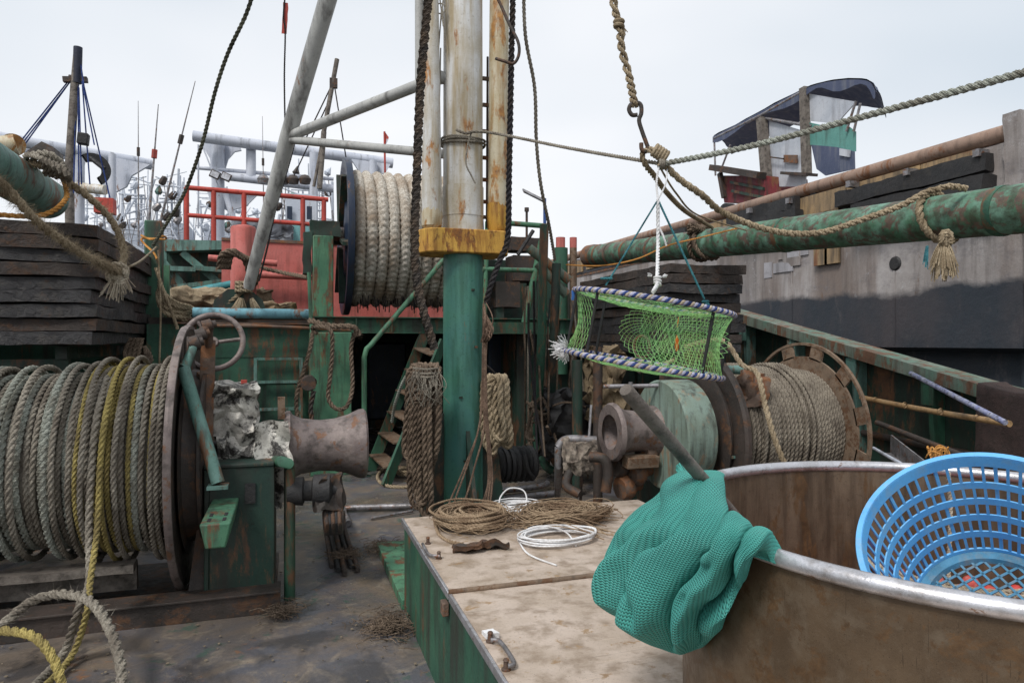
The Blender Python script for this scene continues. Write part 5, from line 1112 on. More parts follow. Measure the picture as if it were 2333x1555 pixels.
for k, (a, b, lab) in enumerate((((1205, 565), (1298, 640), 'upper thick grey-green pipe slanting down behind the riser pipes'), ((1225, 600), (1292, 672), 'lower thick grey-green pipe slanting down behind the riser pipes'))):
    m = MB(); m.tube([onD(*a, 8.6), onD(*b, 8.6)], .06, 14); solo(m, 'slant_pipe', surf('olive_pipe', (.11, .15, .11), (.07, .1, .075), rust=.4, dirt=.3, scale=3), lab, 'pipe')
mc = thing('deck_machine', 'rust-brown machinery with dark legs on the upper deck right of the mast', 'machine', tuple(onY(1200, 735, 9.9)))
mc.location = V((onY(1200, 700, 9.9).x, 9.9, ZU+.03))
for a, b in (((1165, 538), (1238, 572)), ((1170, 580), (1232, 640)), ((1130, 640), (1185, 700))):
    p = onY(a[0], a[1], 9.9); q = onY(b[0], b[1], 9.9); m = MB(); m.wbox((p.x, 9.9, q.z), (q.x, 10.3, p.z), (4, 3, 3), .015); m.build('casing', M_rustd, mc)
for px in (1140, 1215): m = MB(); p = onY(px, 640, 9.95); m.bb((p.x-.06, 9.95, ZU+.03), (p.x+.06, 10.1, p.z)); m.build('leg', M_greend, mc)
m = MB(); m.tube([onY(1200, 480, 9.9), onY(1200, 545, 9.9)], .02, 8); m.lathe(onY(1200, 482, 9.9), (0, 0, 1), [(0, 0), (0, .035), (.06, .035), (.06, 0)], 10); m.build('valve_stem', M_rustd, mc)
m = MB(); m.tube([onY(1215, 525, 9.7), onY(1180, 580, 9.7)], .03, 8); m.build('strut', M_black, mc)
for px, py, rr, mt, lab in ((1277, 541, .07, M_green, 'short green exhaust pipe with a red cap right of the riser pipes'), (1306, 541, .055, M_flange, 'thin rust-brown exhaust pipe with a red cap, left of the right slab stack')):
    q = onY(px, py, 9.6); t = thing('exhaust_pipe', lab, 'pipe', (q.x, 9.6, ZU)); m = MB(); m.tube([(q.x, 9.6, ZU-.8), (q.x, 9.6, q.z-.16)], rr+.04 if rr > .06 else rr, 16); m.build('pipe', mt, t); m = MB(); m.tube([(q.x, 9.6, q.z-.159), (q.x, 9.6, q.z)], rr, 16); m.build('cap', M_pink, t)
m = MB()
for k in range(16):
    a = [onD(random.uniform(1185, 1340), random.uniform(900, 1050), random.uniform(7.8, 9)) for _ in range(4)]; m.rope(a, random.choice((.014, .02, .026)))
solo(m, 'rope_heap', R_brn, 'messy heap of brown ropes behind the riser pipes', 'rope')
m = crumple(onD(1315, 965, 8.4), (.85, .5, .75), 18, .12, 41); solo(m, 'net_heap', M_black, 'black netting heap in the shadow behind the riser pipes', 'net', ang=60)
m = crumple(onD(1375, 870, 8.2), (.4, .3, .75), 14, .12, 43); solo(m, 'sack', ropem('tan_sack', (.18, .13, .08), (.32, .25, .16)), 'tan sacking bundle standing under the hanging green trap', 'sack', ang=60)
for px, y0, y1, D, r, mt, lab in ((1362, 790, 1120, 7.2, .05, M_rustd, 'dark vertical post behind the elbow pipe under the trap'), (1315, 820, 930, 7.8, .06, M_greend, 'short dark green post behind the frayed corner of the trap')):
    m = MB(); q = onD(px, y0, D); m.tube([q, (q.x, q.y, 0)], r, 12); solo(m, 'post', mt, lab, 'post')
for k, (px, y0, dx, c_) in enumerate(((1216, 640, 4, R_dark), (1225, 700, 8, R_brn), (1204, 690, 18, R_dark))):
    rope('cable', [onD(px, y0, 8.0), onD(px+2, 800, 8.0), onD(px+dx, 930, 7.9), onD(px+dx*2, 1040, 7.7)], .014, c_, ['dark cable hanging behind the left riser pipe', 'brown cable hanging between the two riser pipes', 'dark cable swaying left of the left riser pipe'][k], lobes=1, amp=0)

# ================================================================== RIGHT BULWARK AND WHAT LEANS ON IT
bwk = thing('bulwark', 'green steel bulwark with a worn pale cap rail sloping down along the right side', 'bulwark', (5.85, 6, 0))
def zb_(y): return max(1.30, 1.334+(y-4.166)*.2215)
ys = np.linspace(-1.5, 11, 40)
m = MB(); m.grid([[(5.9, y, 0.0), (5.9, y, zb_(y)-.12), (5.95, y, zb_(y)-.12), (5.95, y, 0.0)] for y in ys], cv=True); m.build('plate', M_greend, bwk)
capm = surf('cap_rail_paint', (.17, .2, .165), (.10, .2, .15), rust=.46, dirt=.5, dcol=(.1, .085, .065), scale=2, rcol=(.09, .05, .03), rcol2=(.2, .1, .06))
m = MB(); m.grid([[(5.68, y, zb_(y)-.12), (5.68, y, zb_(y)+.01*noise.noise(V((y, 0, 0)))), (5.98, y, zb_(y)+.004), (5.98, y, zb_(y)-.12)] for y in ys], cv=True); m.build('cap_rail', capm, bwk)
for y in np.arange(1.2, 10.5, .92):
    m = MB(); m.prism([(5.895, y, zb_(y)-.121), (5.72, y, zb_(y)-.121), (5.74, y, zb_(y)-.3), (5.82, y, .1), (5.78, y, 0), (5.895, y, 0)], (0, .05, 0)); m.bb((5.70, y-.04, zb_(y)-.34), (5.715, y+.09, zb_(y)-.122)); m.build('rib', M_teal if int(y*10) % 3 else M_green, bwk)
m = MB(); m.tube([(5.84, -1.4, .52), (5.84, 10.8, .95)], .035, 10); m.build('stringer', M_rustd, bwk)
m = MB(); m.tube([onX(1962, 905, 5.55), onX(2100, 932, 5.5), onX(2300, 965, 5.3)], .026, 14)
for t in (.12, .35, .6, .82):
    q = onX(1962, 905, 5.55).lerp(onX(2300, 965, 5.3), t); m.lathe(q+V((0, .006, 0)), onX(2300, 965, 5.3)-onX(1962, 905, 5.55), [(0, .026), (.008, .03), (.016, .026)], 14)
solo(m, 'bamboo_pole', M_bamboo, 'yellow-brown bamboo pole leaning along the right bulwark', 'pole')
m = MB(); m.tube([onX(2075, 850, 5.6), onX(2290, 962, 5.1)], .022, 12); solo(m, 'pole', surf('lilac_tube', (.2, .22, .38), (.35, .36, .42), dirt=.4, streak=0, scale=8), 'speckled lilac-grey tube leaning down from the cap rail above the bamboo pole', 'pole')
m = MB(); m.tube([onX(1998, 962, 5.5), onX(2200, 1040, 5.1), onX(2330, 1080, 4.9)], .027, 10); solo(m, 'pipe', M_rustd, 'dark rusty pipe leaning below the bamboo pole at the right bulwark', 'pipe')
m = MB(); p, q = onX(2030, 1010, 5.1), onX(2110, 1075, 4.7); m.bar(p, q, .012, .16, up=(0, 0, 1)); m.bar(p+V((-.03, 0, -.085)), q+V((-.03, 0, -.085)), .07, .01); solo(m, 'steel_angle', M_steelp, 'grey steel angle bar lying between the right winch and the bulwark', 'steel bar')
m = MB(); m.tube([onX(1990, 1020, 5.1), onX(2060, 1060, 4.6)], .015, 8); solo(m, 'rod', M_white, 'thin pale rod lying beside the grey steel angle bar', 'rod')
# hanging rag on the cap rail
m = MB(); G = np.zeros((24, 26, 3))
yc = onX(2300, 880, 5.7).y
for i in range(24):
    for j in range(26):
        s = i/23; t = j/25; y = yc+.22-s*.75; z0 = zb_(y)+.012
        if t < .25: p = V((5.95-.32*t/.25, y, z0))
        else: p = V((5.63-.05*(t-.25), y, z0-(t-.25)*1.05))
        n_ = noise.noise_vector(V((s*3, t*3, 2)))*.04+noise.noise_vector(V((s*9, t*5, 5)))*.015; G[i, j] = p+V((n_.x-.02*math.sin(s*9), n_.y*.6, abs(n_.z)*.4))
m.grid(G); m.grid((G+np.array([-.014, 0, .008]))[::-1]); solo(m, 'cloth', M_rag, 'dark brown cloth hanging over the near end of the right cap rail', 'cloth', ang=70)
m = MB()
cc = onD(2135, 1048, 4.8); tangle(m, (cc.x, cc.y, cc.z), .06, 6, .005, .1)
solo(m, 'rope_scrap', R_orange, 'scrap of orange rope on the dark pipe beyond the blue basket', 'rope')

# ================================================================== BARGE
BXX = 9.0
bg = thing('barge', 'huge grey barge hull with rust-brown rail and black rubbers beyond the right bulwark', 'barge', (12, 14, -1.4))
y0, y1 = 6.35, 26.0
def hull(m, x, za, zb2, ya=y0, yb=y1): m.grid([[(x+.05*noise.noise(V((y*.4, z*.5, 0)))+.012*noise.noise(V((y*2, z*2, 4))), y, z) for z in np.linspace(za, zb2, 10)] for y in np.linspace(ya, yb, 90)])
m = MB(); hull(m, BXX, 1.66, 4.45); m.grid([[(BXX+.02, y, 1.66), (BXX+.5, y, 1.55), (BXX+.6, y, -1.4)] for y in np.linspace(y0, y1, 30)]); m.bb((BXX+.3, y0+.2, -1.4), (17, y1, 4.3)); m.bb((BXX+.25, -3, -1.4), (17, y0+.19, 4.1)); m.build('hull_side', M_hull, bg)
m = MB(); hull(m, BXX+.1, 1.66, 4.1, -3, y0-.25); m.bb((BXX+.24, -3, 4.1), (17, y0+.1, 4.14)); m.build('hull_side', M_hull, bg)
for y in (8.3, 10.6, 13.1, 15.5): m = MB(); m.bb((BXX-.012, y, 1.7), (BXX+.03, y+.03, 3.9)); m.build('weld_seam', M_hull, bg)
for k in range(9): y = random.uniform(6.8, 14); z = random.uniform(2.75, 3.6); m = MB(); m.wbox((BXX-.02, y, z), (BXX+.02, y+random.uniform(.2, .7), z+random.uniform(.12, .4)), (1, 3, 2), .006); m.build('patch_plate', M_conc if k % 2 else M_hull, bg)
m = MB(); m.bb((BXX-.02, y0+.2, 3.86), (BXX+.04, y1, 3.93)); m.build('rubbing_strake', M_rusty, bg)
m = MB(); m.bb((BXX-.03, y0+.2, 3.94), (BXX+.01, y1, 4.36)); m.build('bulwark_band', M_hullblk, bg)
m = MB(); m.tube([(BXX-.0, y0+.15, 4.5), (BXX, y1, 4.62)], .115, 20); m.build('rail_pipe', M_tan, bg)
m = MB(); a = onX(2262, 300, BXX); m.wbox((BXX-.16, y0-.1, 3.7), (BXX+.3, y0+.13, 4.7), (3, 3, 12), .03); m.build('end_post', M_hull, bg)
m = MB(); m.wbox((BXX-.1, y0+.15, 3.3), (BXX-.04, y0+.55, 4.35), (2, 3, 8), .02); m.build('end_plate', M_hull, bg)
yy = y0+.6
while yy < 22:
    L = random.uniform(.6, 1.8); m = MB(); m.bb((BXX-.075, yy, 3.98+.06*random.random()), (BXX-.035, yy+L, 4.38)); m.build('wale_strip', M_wale, bg); yy += L+random.choice((.02, .02, .3))
for (pa, pb, zt_, zb3, d_) in (((2245, 345), (1905, 475), 0, 0, 0),):
    pass
def fender(m, px0, px1, pz0, pz1, dep, mt=None):
    a = onX(px0, pz0, BXX-dep); c = onX(px1, pz1, BXX-dep); return a, c
fen = [(2245, 380, 1900, 445, .25, 18), (2240, 420, 1935, 480, .35, 14), (1812, 455, 1655, 505, .2, 15), (1810, 492, 1665, 522, .28, 9), (1560, 520, 1480, 560, .2, 12)]
for px0, py0, px1, py1, dep, hh in fen:
    a = onX(px0, py0, BXX-dep); c = onX(px1, py1, BXX-dep); h = hh/1555*a.y*1.0
    m = MB(); m.wbox((BXX-dep, min(a.y, c.y), (a.z+c.z)/2-.12), (BXX-.08, max(a.y, c.y), (a.z+c.z)/2+.12), (2, 24, 3), .03, 2); m.build('rubber_fender', M_black, bg)
for px, py in ((2225, 352), (2065, 395), (1933, 422), (1795, 460), (1705, 482)):
    m = MB(); q = onX(px, py, BXX-.28); m.bb((BXX-.3, q.y-.045, q.z-.03), (BXX-.1, q.y+.045, q.z+.07)); m.build('fender_clip', M_steelp, bg)
m = MB()
for px in (1870, 1895): q = onX(px, 455, BXX); m.bb((BXX-.07, q.y-.22, 3.1), (BXX-.02, q.y+.1, 4.2))
m.build('yellow_panel', M_wale, bg)
m = MB(); q = onX(2040, 600, BXX); m.lathe((BXX-.03, q.y, q.z), (1, 0, 0), [(0, 0), (0, .09), (.03, .12), (.05, .12)], 20); m.build('scupper', M_black, bg)
m = MB()
for (px, py) in ((1857, 441),): q = onX(px, py, BXX); m.lathe((BXX-.05, q.y, q.z), (1, 0, 0), [(0, 0), (0, .07), (.05, .1)], 14)
m.build('scupper', M_black, bg)
# vertical grime panels of the hull are in its material. Shelter on the barge deck:
sh = thing('barge_shelter', 'makeshift shelter with a blue canvas roof and plastic sheeting standing on the barge', 'shelter', tuple(onX(1800, 500, 10.6)))
sh.location = V((10.6, onX(1800, 430, 10.6).y, 4.3))
XS = 10.4
roof = [[(1625, 312), (1720, 262), (1830, 205), (1900, 185), (1975, 184), (1996, 208)], [(1640, 322), (1735, 300), (1850, 235), (1925, 225), (1985, 232), (1993, 222)]]
m = MB(); n = 26; G = np.zeros((n, 14, 3))
L0 = spl([onX(a, b, XS) for a, b in roof[0]], 10); 
for i in range(n):
    s = L0[int(i/(n-1)*(len(L0)-1))]
    for j in range(14):
        t = j/13; G[i, j] = s+np.array([1.2*t, .9*t, .12*math.sin(PI*t)-.1*t+.03*noise.noise(V((i*.5, j*.5, 0)))])
m.grid(G); m.grid((G+np.array([0, 0, .03]))[::-1])
# drop skirt on the near side
G = np.zeros((n, 4, 3))
for i in range(n):
    s = L0[int(i/(n-1)*(len(L0)-1))]
    for j in range(4): G[i, j] = s+np.array([-.02, 0, -.05*j*(1+.5*math.sin(i*.9))])
m.grid(G); m.build('canvas_roof', M_canopy, sh, ang=60)
def panel(pts, x, name, mt, dx=.03):
    m = MB(); m.prism([tuple(onX(a, b, x)) for a, b in pts], (dx, 0, 0)); return m.build(name, mt, sh)
def rowp(a, b, x=XS): return onX(a, b, x)
m = MB(); m.bar(rowp(1735, 270), rowp(1750, 450), .18, .18, up=(1, 0, 0)); m.build('post', M_wood, sh)
m = MB(); m.bar(rowp(1832, 200), rowp(1838, 400), .16, .14, up=(1, 0, 0)); m.build('post', M_wood, sh)
for a, b in (((1627, 315), (1630, 400)), ((1950, 230), (1928, 300)), ((1960, 235), (1945, 300)), ((1664, 330), (1645, 380))): 
    m = MB(); m.tube([rowp(*a), rowp(*b)], .025, 8); m.build('stay', M_steelp, sh)
m = MB(); m.tube([rowp(1627, 316), rowp(1735, 262), rowp(1830, 208)], .035, 8, 1); m.tube([rowp(1745, 270, XS+.05), rowp(1850, 288, XS+.05)], .035, 8); m.build('roof_frame', M_steelp, sh)
panel([(1752, 275), (1835, 300), (1835, 425), (1756, 425)], XS+.1, 'plastic_sheet', M_sheet)
panel([(1832, 212), (1950, 232), (1905, 282), (1836, 275)], XS+.06, 'plastic_sheet', M_sheet)
panel([(1838, 278), (1870, 285), (1915, 275), (1948, 300), (1948, 345), (1900, 340), (1845, 330)], XS+.04, 'green_sheet', M_gsheet)
panel([(1848, 330), (1905, 335), (1945, 345), (1946, 385), (1880, 400), (1860, 385)], XS+.02, 'grey_sheet', M_canopy)
panel([(1912, 338), (1936, 342), (1934, 358), (1912, 354)], XS-.02, 'white_box', M_sheet)
panel([(1785, 353), (1815, 353), (1815, 372), (1785, 370)], XS+.02, 'brown_board', M_rusty)
m = MB(); m.bar(rowp(1755, 358), rowp(1785, 362), .03, .03); m.build('bracket', M_rustd, sh)
m = MB(); m.bar(rowp(1790, 395), rowp(1850, 398), .3, .06); m.build('bench', M_rustd, sh)
rm = thing('skip', 'battered red steel skip under the left end of the barge shelter', 'skip', tuple(onX(1690, 440, 10.1)))
rm.location = V((10.1, onX(1690, 440, 10.1).y, 4.3))
m = MB(); m.prism([tuple(onX(a, b, 10.1)) for a, b in ((1640, 400), (1740, 400), (1745, 460), (1650, 462))], (1.2, 0, 0)); m.build('body', surf('dark_red_paint', (.2, .03, .035), (.13, .02, .03), rust=.4, dirt=.4, scale=1), rm)
m = MB(); m.bar(onX(1625, 382, 10.0), onX(1735, 400, 10.0), .25, .14); m.bar(onX(1640, 395, 10.0), onX(1650, 450, 10.0), .1, .1); m.build('rim', M_rustd, rm)
m = MB(); m.bar(onX(1665, 415, 10.05), onX(1740, 430, 10.05), .06, .06); m.bar(onX(1668, 435, 10.05), onX(1740, 450, 10.05), .06, .06); m.build('rib', M_greend, rm)
# quay clutter beyond the bulwark
m = MB(); q = onX(1650, 468, 9.6); m.lathe((9.6, q.y, q.z-.2), (1, 0, 0), [(0, .1), (0, .25), (.2, .25), (.2, .1), (0, .1)], 24); solo(m, 'tyre', M_black, 'black tyre leaning below the red skip on the barge', 'tyre')

# ================================================================== UPPER DECK: HAWSER DRUM
XD0, YD, ZD = .749, 10.6, 3.32
ud = thing('hawser_reel', 'tall dark reel carrying white hawser on the upper deck left of the mast', 'reel', (1.7, YD, ZU+.03))
m = MB(); m.lathe((XD0, YD, ZD), (1, 0, 0), [(0, .25), (0, .62), (.03, .66), (.03, 1.0), (0, 1.06), (0, 1.17), (.05, 1.175), (.09, 1.17), (.09, .25)], 72); m.build('flange', M_navy, ud)
for k in range(6):
    a = 2*PI*k/6+.3; m = MB(); m.bar((XD0-.02, YD+.2*math.sin(a), ZD+.2*math.cos(a)), (XD0-.02, YD+1.05*math.sin(a), ZD+1.05*math.cos(a)), .05, .1, up=(1, 0, 0)); m.build('spoke', M_greend, ud)
m = MB(); m.lathe((XD0-.2, YD, ZD), (1, 0, 0), [(0, 0), (0, .12), (.2, .12), (.2, .26), (2.1, .26)], 24); m.build('axle', M_greend, ud)
m = MB(); m.lathe((2.64, YD, ZD), (1, 0, 0), [(0, .2), (0, 1.0), (.05, 1.0), (.05, .2)], 60); m.build('flange', M_navy, ud)
m = MB(); a = onY(713, 535, 9.95); c = onY(760, 535, 9.95); m.bb((a.x, 9.95, ZU+.03), (c.x, 10.35, a.z)); m.build('stand', M_greenl, ud, bev=.015)
m = MB(); q = onY(740, 505, 10.1); m.wbox((q.x-.2, 10.05, a.z+.002), (q.x+.2, 10.4, q.z), (4, 4, 4), .03); m.wbox((a.x-.12, 10.0, 2.7), (a.x-.01, 10.2, 3.3), (2, 2, 6), .03); m.build('bearing', M_greend, ud)
m = MB(); m.bb((2.72, 10.3, ZU+.03), (2.9, 10.9, 3.4)); m.build('stand', M_green, ud)
mm = MB(); x = .93; k = 0; hp_ = []
while x < 2.62:
    r = .078; P = []; n = 110
    for i in range(n+1):
        a = PI*.5+2*PI*i/n; sag = .05*max(0, -math.cos(a))**2
        rr = .93+.012*noise.noise(V((k*3.3, math.cos(a)*2, 0)))+sag*random.uniform(.8, 1.2)*.3
        P.append((x+.17*(i/n)*.0+.02*noise.noise(V((k, math.sin(a)*1.3, 2))), YD+rr*math.sin(a), ZD-.01+rr*math.cos(a)))
    P = np.array(P); P, t = resample(P, .018); T, U, B = frames(P); S_ = 16; th = np.linspace(0, 2*PI, S_, endpoint=False)
    s = t/.085
    chev = np.abs(np.sin(PI*(s[:, None]+np.abs(((th[None]*4/PI/2) % 2)-1)*.9)))
    rad = r*(.84+.3*chev*(.6+.4*np.abs(np.cos(2*th))[None])); rad *= (1+.03*rng.normal(size=rad.shape))
    G = P[:, None]+rad[:, :, None]*(U[:, None]*np.cos(th)[None, :, None]+B[:, None]*np.sin(th)[None, :, None]); mm.grid(G, cv=True)
    mm.hairs(P, r*.95, 260, .035, .0035)
    low = P[np.array([p[2] < ZD-.75 for p in P])]
    if len(low) > 2: mm.hairs(low, r, 130, .12, .005)
    x += .158; k += 1
mm.lathe((.85, YD, ZD), (1, 0, 0), [(0, .86), (1.78, .86)], 40)
solo(mm, 'hawser', R_bigw, 'frayed white braided hawser wound on the dark reel', 'rope', ang=60)
# grimy black strands under the reel
m = MB(); fr_ = [(x_, YD-random.uniform(.2, .5), ZD-.9) for x_ in np.linspace(.95, 2.55, 60)]
for p in fr_: m.tube([p, (p[0]+random.gauss(0, .02), p[1], p[2]-random.uniform(.1, .25))], .008, 4, 1)
o = m.build('rope_strands', R_dark); o['kind'] = 'stuff'; o['label'] = 'dark loose strands hanging under the white hawser'

# ================================================================== UPPER DECK: RED WORKS
rw = thing('breakwater', 'faded red steel breakwater wall on the upper deck, left of the hawser reel', 'wall', (0, 12.6, ZU))
a = onY(505, 548, 12.6); c = onY(1010, 552, 12.6)
m = MB(); m.bb((a.x, 12.6, ZU+.01), (c.x, 12.7, a.z)); m.build('plate', M_pink, rw)
m = MB(); p, q = onY(580, 625, 12.4), onY(712, 631, 12.4); m.tube([p, q], .06, 12); m.build('pipe', M_pink, rw)
m = MB(); m.bb((a.x, 12.58, a.z+.001), (c.x, 12.74, a.z+.05)); m.build('top_edge', M_rusty, rw)
bo = thing('bollard', 'red mooring bollard with a rust-red cross bar and coiled rope on it', 'bollard', tuple(onY(555, 700, 11.4)))
bo.location = V((onY(555, 600, 11.4).x, 11.4, ZU+.01))
m = MB(); q = onY(555, 515, 11.4); m.lathe((q.x, 11.4, ZU+.01), (0, 0, 1), [(0, 0), (0, .19), (q.z-ZU-.06, .19), (q.z-ZU-.02, .17), (q.z-ZU, .1), (q.z-ZU, 0)], 28); m.build('column', M_pink, bo)
m = MB(); m.tube([onY(475, 587, 11.35), onY(632, 600, 11.35)], .05, 14); m.build('cross_bar', M_pink, bo)
m = MB()
for k in range(5): m.rope([onY(500+5*k, 612, 11.1), onY(505+6*k, 580, 11.0), onY(535+5*k, 572+4*k, 10.95), onY(560+5*k, 598, 11.0), onY(568+4*k, 640, 11.1), onY(560, 660, 11.15)], .045)
m.rope([onY(590, 595, 11.1), onY(600, 610, 11.0), onY(650, 622, 10.9), onY(706, 632, 10.2)], .035)
solo(m, 'rope_bundle', R_brn, 'brown rope turned over the cross bar of the red bollard', 'rope')
m = MB(); cc = onD(555, 662, 9.1)
for k in range(3): m.rope([cc+V((.09*math.cos(a), .05*math.sin(a), .05*k)) for a in np.linspace(0, 2*PI, 9)], .032, per=5)
m.rope([cc, onD(520, 690, 9.1), onD(500, 700, 9.1)], .03); fray(m, cc+V((-.03, -.02, -.1)), (-.15, 0, -1), .27, .03, .1, 90, .006); fray(m, cc+V((.1, -.02, -.1)), (.4, 0, -1), .2, .02, .05, 30, .006)
solo(m, 'rope_knot', R_man, 'frayed tan knot binding the foot of the raked spar', 'knot')
m = MB(); q = onY(545, 700, 9.85); m.prism([(q.x-.36, 9.8, q.z-.12), (q.x+.36, 9.8, q.z-.12), (q.x+.3, 9.8, q.z+.1), (q.x+.14, 9.8, q.z+.24), (q.x-.14, 9.8, q.z+.24), (q.x-.3, 9.8, q.z+.1)], (0, .05, 0)); solo(m, 'bracket', M_greend, 'dark green half-round lug plate behind the knot of the raked spar', 'bracket')
m = crumple(onY(632, 700, 10.4), (.5, .3, .1), 12, .06, 21); solo(m, 'cloth', M_wale, 'orange-brown rag lying at the foot of the red breakwater', 'rag', ang=40)
# red railing
rl = thing('railing', 'bright red pipe railing on the foredeck left of the hawser reel', 'railing', tuple(onY(425, 555, 15)))
yr = 15.0
for a, b, r in (((422, 427), (748, 455), .05), ((428, 490), (725, 512), .045)):
    m = MB(); m.tube([onY(*a, yr), onY(*b, yr)], r, 10); m.build('rail', M_redb, rl)
for px, py in ((425, 427), (487, 432), (556, 438), (690, 449), (738, 454)):
    m = MB(); q = onY(px, py, yr); z_ = onY(px, 560, yr).z; m.tube([(q.x, yr, z_-.3), tuple(q)], .05, 10); m.build('post', M_redb, rl)
# green bulwark frames of the bow, left
bf = thing('bow_bulwark', 'dark green bow bulwark with pale diagonal ribs, left of the red bollard', 'bulwark', tuple(onY(440, 690, 13.6)))
def Y(a, b, y=13.6): return onY(a, b, y)
m = MB(); m.prism([tuple(Y(350, 555)), tuple(Y(528, 560)), tuple(Y(528, 730)), tuple(Y(350, 730))], (0, .08, 0)); m.build('plate', M_greend, bf)
m = MB(); m.prism([tuple(Y(368, 545, 13.2)), tuple(Y(505, 548, 13.2)), tuple(Y(505, 568, 13.2)), tuple(Y(375, 572, 13.2))], (0, .4, 0)); m.build('top_edge', M_teal, bf)
for a, b in (((365, 588), (448, 686)), ((368, 640), (412, 690)), ((415, 575), (500, 645)), ((372, 560), (372, 690))):
    m = MB(); m.bar(Y(*a, 13.3), Y(*b, 13.3), .12, .09, up=(0, 1, 0)); m.build('rib', M_teal, bf)
for a, b in (((368, 612), (448, 615)), ((448, 612), (530, 618)), ((400, 655), (528, 640))):
    m = MB(); m.bar(Y(*a, 13.2), Y(*b, 13.2), .3, .08, up=(0, 0, 1)); m.build('shelf', M_teal, bf)
m = MB(); m.tube([Y(405, 672, 12.4), Y(528, 648, 12.4)], .07, 14); solo(m, 'pipe', surf('teal_pipe', (.05, .27, .3), (.04, .2, .22), dirt=.3), 'teal pipe slanting in front of the bow ribs', 'pipe')
m = crumple(Y(510, 678, 11.8), (1.4, .4, .25), 14, .09, 17); solo(m, 'rope_heap', R_man, 'low heap of old rope and rags under the teal slanting pipe', 'rope', ang=60)
m = MB(); m.tube([onY(704, 620, 9.4), onY(708, 720, 9.4), (onY(712, 772, 9.3))], .025, 8, 1); solo(m, 'pole', M_greenl, 'thin pale green pole standing against the hawser reel stand', 'pole')

# ================================================================== BACKGROUND BOATS
def gantry(nm, lab, Y_, z_off=0):
    return None
def gz(px, py, D): return onD(px, py, D)
g1 = thing('trawl_gantry', 'white gantry with a round top beam and flared brackets behind the red railing', 'gantry', tuple(gz(600, 560, 26)))
g1.location = V((gz(600, 560, 26).x, gz(600, 560, 26).y, -1))
Dg = 26
def gtube(root, a, b, r, D=Dg, name='beam', mt=None, n=16, D2=None): m = MB(); m.tube([gz(*a, D), gz(*b, D2 or D)], r, n); return m.build(name, mt or M_white, root)
gtube(g1, (440, 310), (895, 372), .19, 24, 'top_beam', D2=26)
gtube(g1, (500, 400), (760, 430), .15, 24.5, 'lower_beam', D2=25.5); gtube(g1, (445, 382), (760, 408), .07, 24.5, 'rail', D2=25.5)
for px, py0, py1, r in ((497, 318, 640, .22), (572, 330, 405, .17), (715, 348, 640, .15), (850, 366, 400, .14)): gtube(g1, (px, py0), (px, py1), r, 24.8, 'column')
for pts in ([(455, 322), (548, 333), (550, 342), (535, 345), (520, 362), (510, 395), (482, 392), (478, 360), (465, 338)], [(800, 362), (890, 374), (880, 392), (850, 405), (826, 402), (815, 385)], [(590, 440), (470, 430), (480, 460), (520, 480), (560, 470)]):
    m = MB(); m.prism([tuple(gz(a, b, 25)) for a, b in pts], (0, .15, 0)); m.build('bracket_plate', M_white, g1)
for px, py in ((490, 398), (515, 403)):
    m = MB(); q = gz(px, py, 23.8); m.box(q, (.32, .12, .26), ry=.4); f = m.build('floodlight', M_rustd, g1); m = MB(); m.box(q-V((0, .07, 0)), (.26, .02, .2), ry=.4); m.build('lens', M_alu, f)
gtube(g1, (452, 330), (452, 520), .03, 24, 'stay'); gtube(g1, (462, 335), (500, 430), .025, 24, 'stay'); gtube(g1, (510, 430), (545, 540), .1, 24.2, 'strut')
g2_ = thing('trawl_gantry', 'white gantry beam with deep curved plates at the far left', 'gantry', (0, 0, 0)); g2_.location = V((gz(200, 560, 27).x, gz(200, 560, 27).y, -1))
gtube(g2_, (-80, 300), (345, 375), .2, 22, 'top_beam', D2=25.5); gtube(g2_, (0, 335), (160, 360), .08, 22.5, 'rail', D2=24)
gtube(g2_, (165, 425), (240, 433), .17, 23.5, 'lower_beam', M_mastw); gtube(g2_, (256, 352), (256, 560), .12, 24, 'column'); gtube(g2_, (180, 355), (180, 520), .18, 24, 'column')
m = MB(); m.prism([tuple(gz(a, b, 24.5)) for a, b in ((230, 352), (342, 375), (325, 385), (300, 400), (288, 425), (272, 433), (258, 440), (232, 440))], (0, .15, 0)); m.build('bracket_plate', M_white, g2_)
m = MB(); m.prism([tuple(gz(a, b, 24.4)) for a, b in ((163, 350), (195, 352), (190, 380), (182, 400), (165, 402))], (0, .15, 0)); m.build('bracket_plate', M_white, g2_)
# blue-stayed mast, far left
m1 = thing('boat_mast', 'dark weathered mast with blue stays and a hanging black box at the far left', 'mast', (0, 0, 0)); m1.location = V((gz(165, 600, 16).x, gz(165, 600, 16).y, -1))
m = MB(); m.tube([gz(160, 560, 16), gz(158, 390, 16), gz(170, 200, 16), gz(178, 108, 16)], [.1, .1, .09, .085], 14, 1); m.build('pole', M_wood, m1)
m = MB(); m.tube([gz(176, 190, 16), gz(178, 108, 16)], .095, 14); m.build('mast_head', surf('blue_black', (.02, .025, .05), dirt=.2), m1)
m = MB(); m.box(gz(172, 182, 16), (.5, .12, .12), ry=-.1); m.lathe(gz(158, 178, 16), (1, 0, 0), [(0, 0), (0, .08), (.1, .08), (.1, 0)], 10); m.build('crosstree', M_rustd, m1)
for a, b in (((160, 180), (45, 325)), ((162, 184), (50, 328)), ((160, 186), (56, 330)), ((187, 185), (215, 330)), ((190, 190), (255, 470)), ((188, 195), (205, 420)), ((178, 190), (180, 430)), ((180, 200), (186, 420)), ((172, 260), (168, 440)), ((184, 145), (192, 200))):
    m = MB(); m.tube([gz(*a, 16), gz(*b, 15.8)], .016, 5); m.build('stay', R_navy, m1)
m = MB(); m.box(gz(190, 317, 15.8), (.22, .2, .26), ry=.1); m.build('lamp_box', M_black, m1, bev=.02)
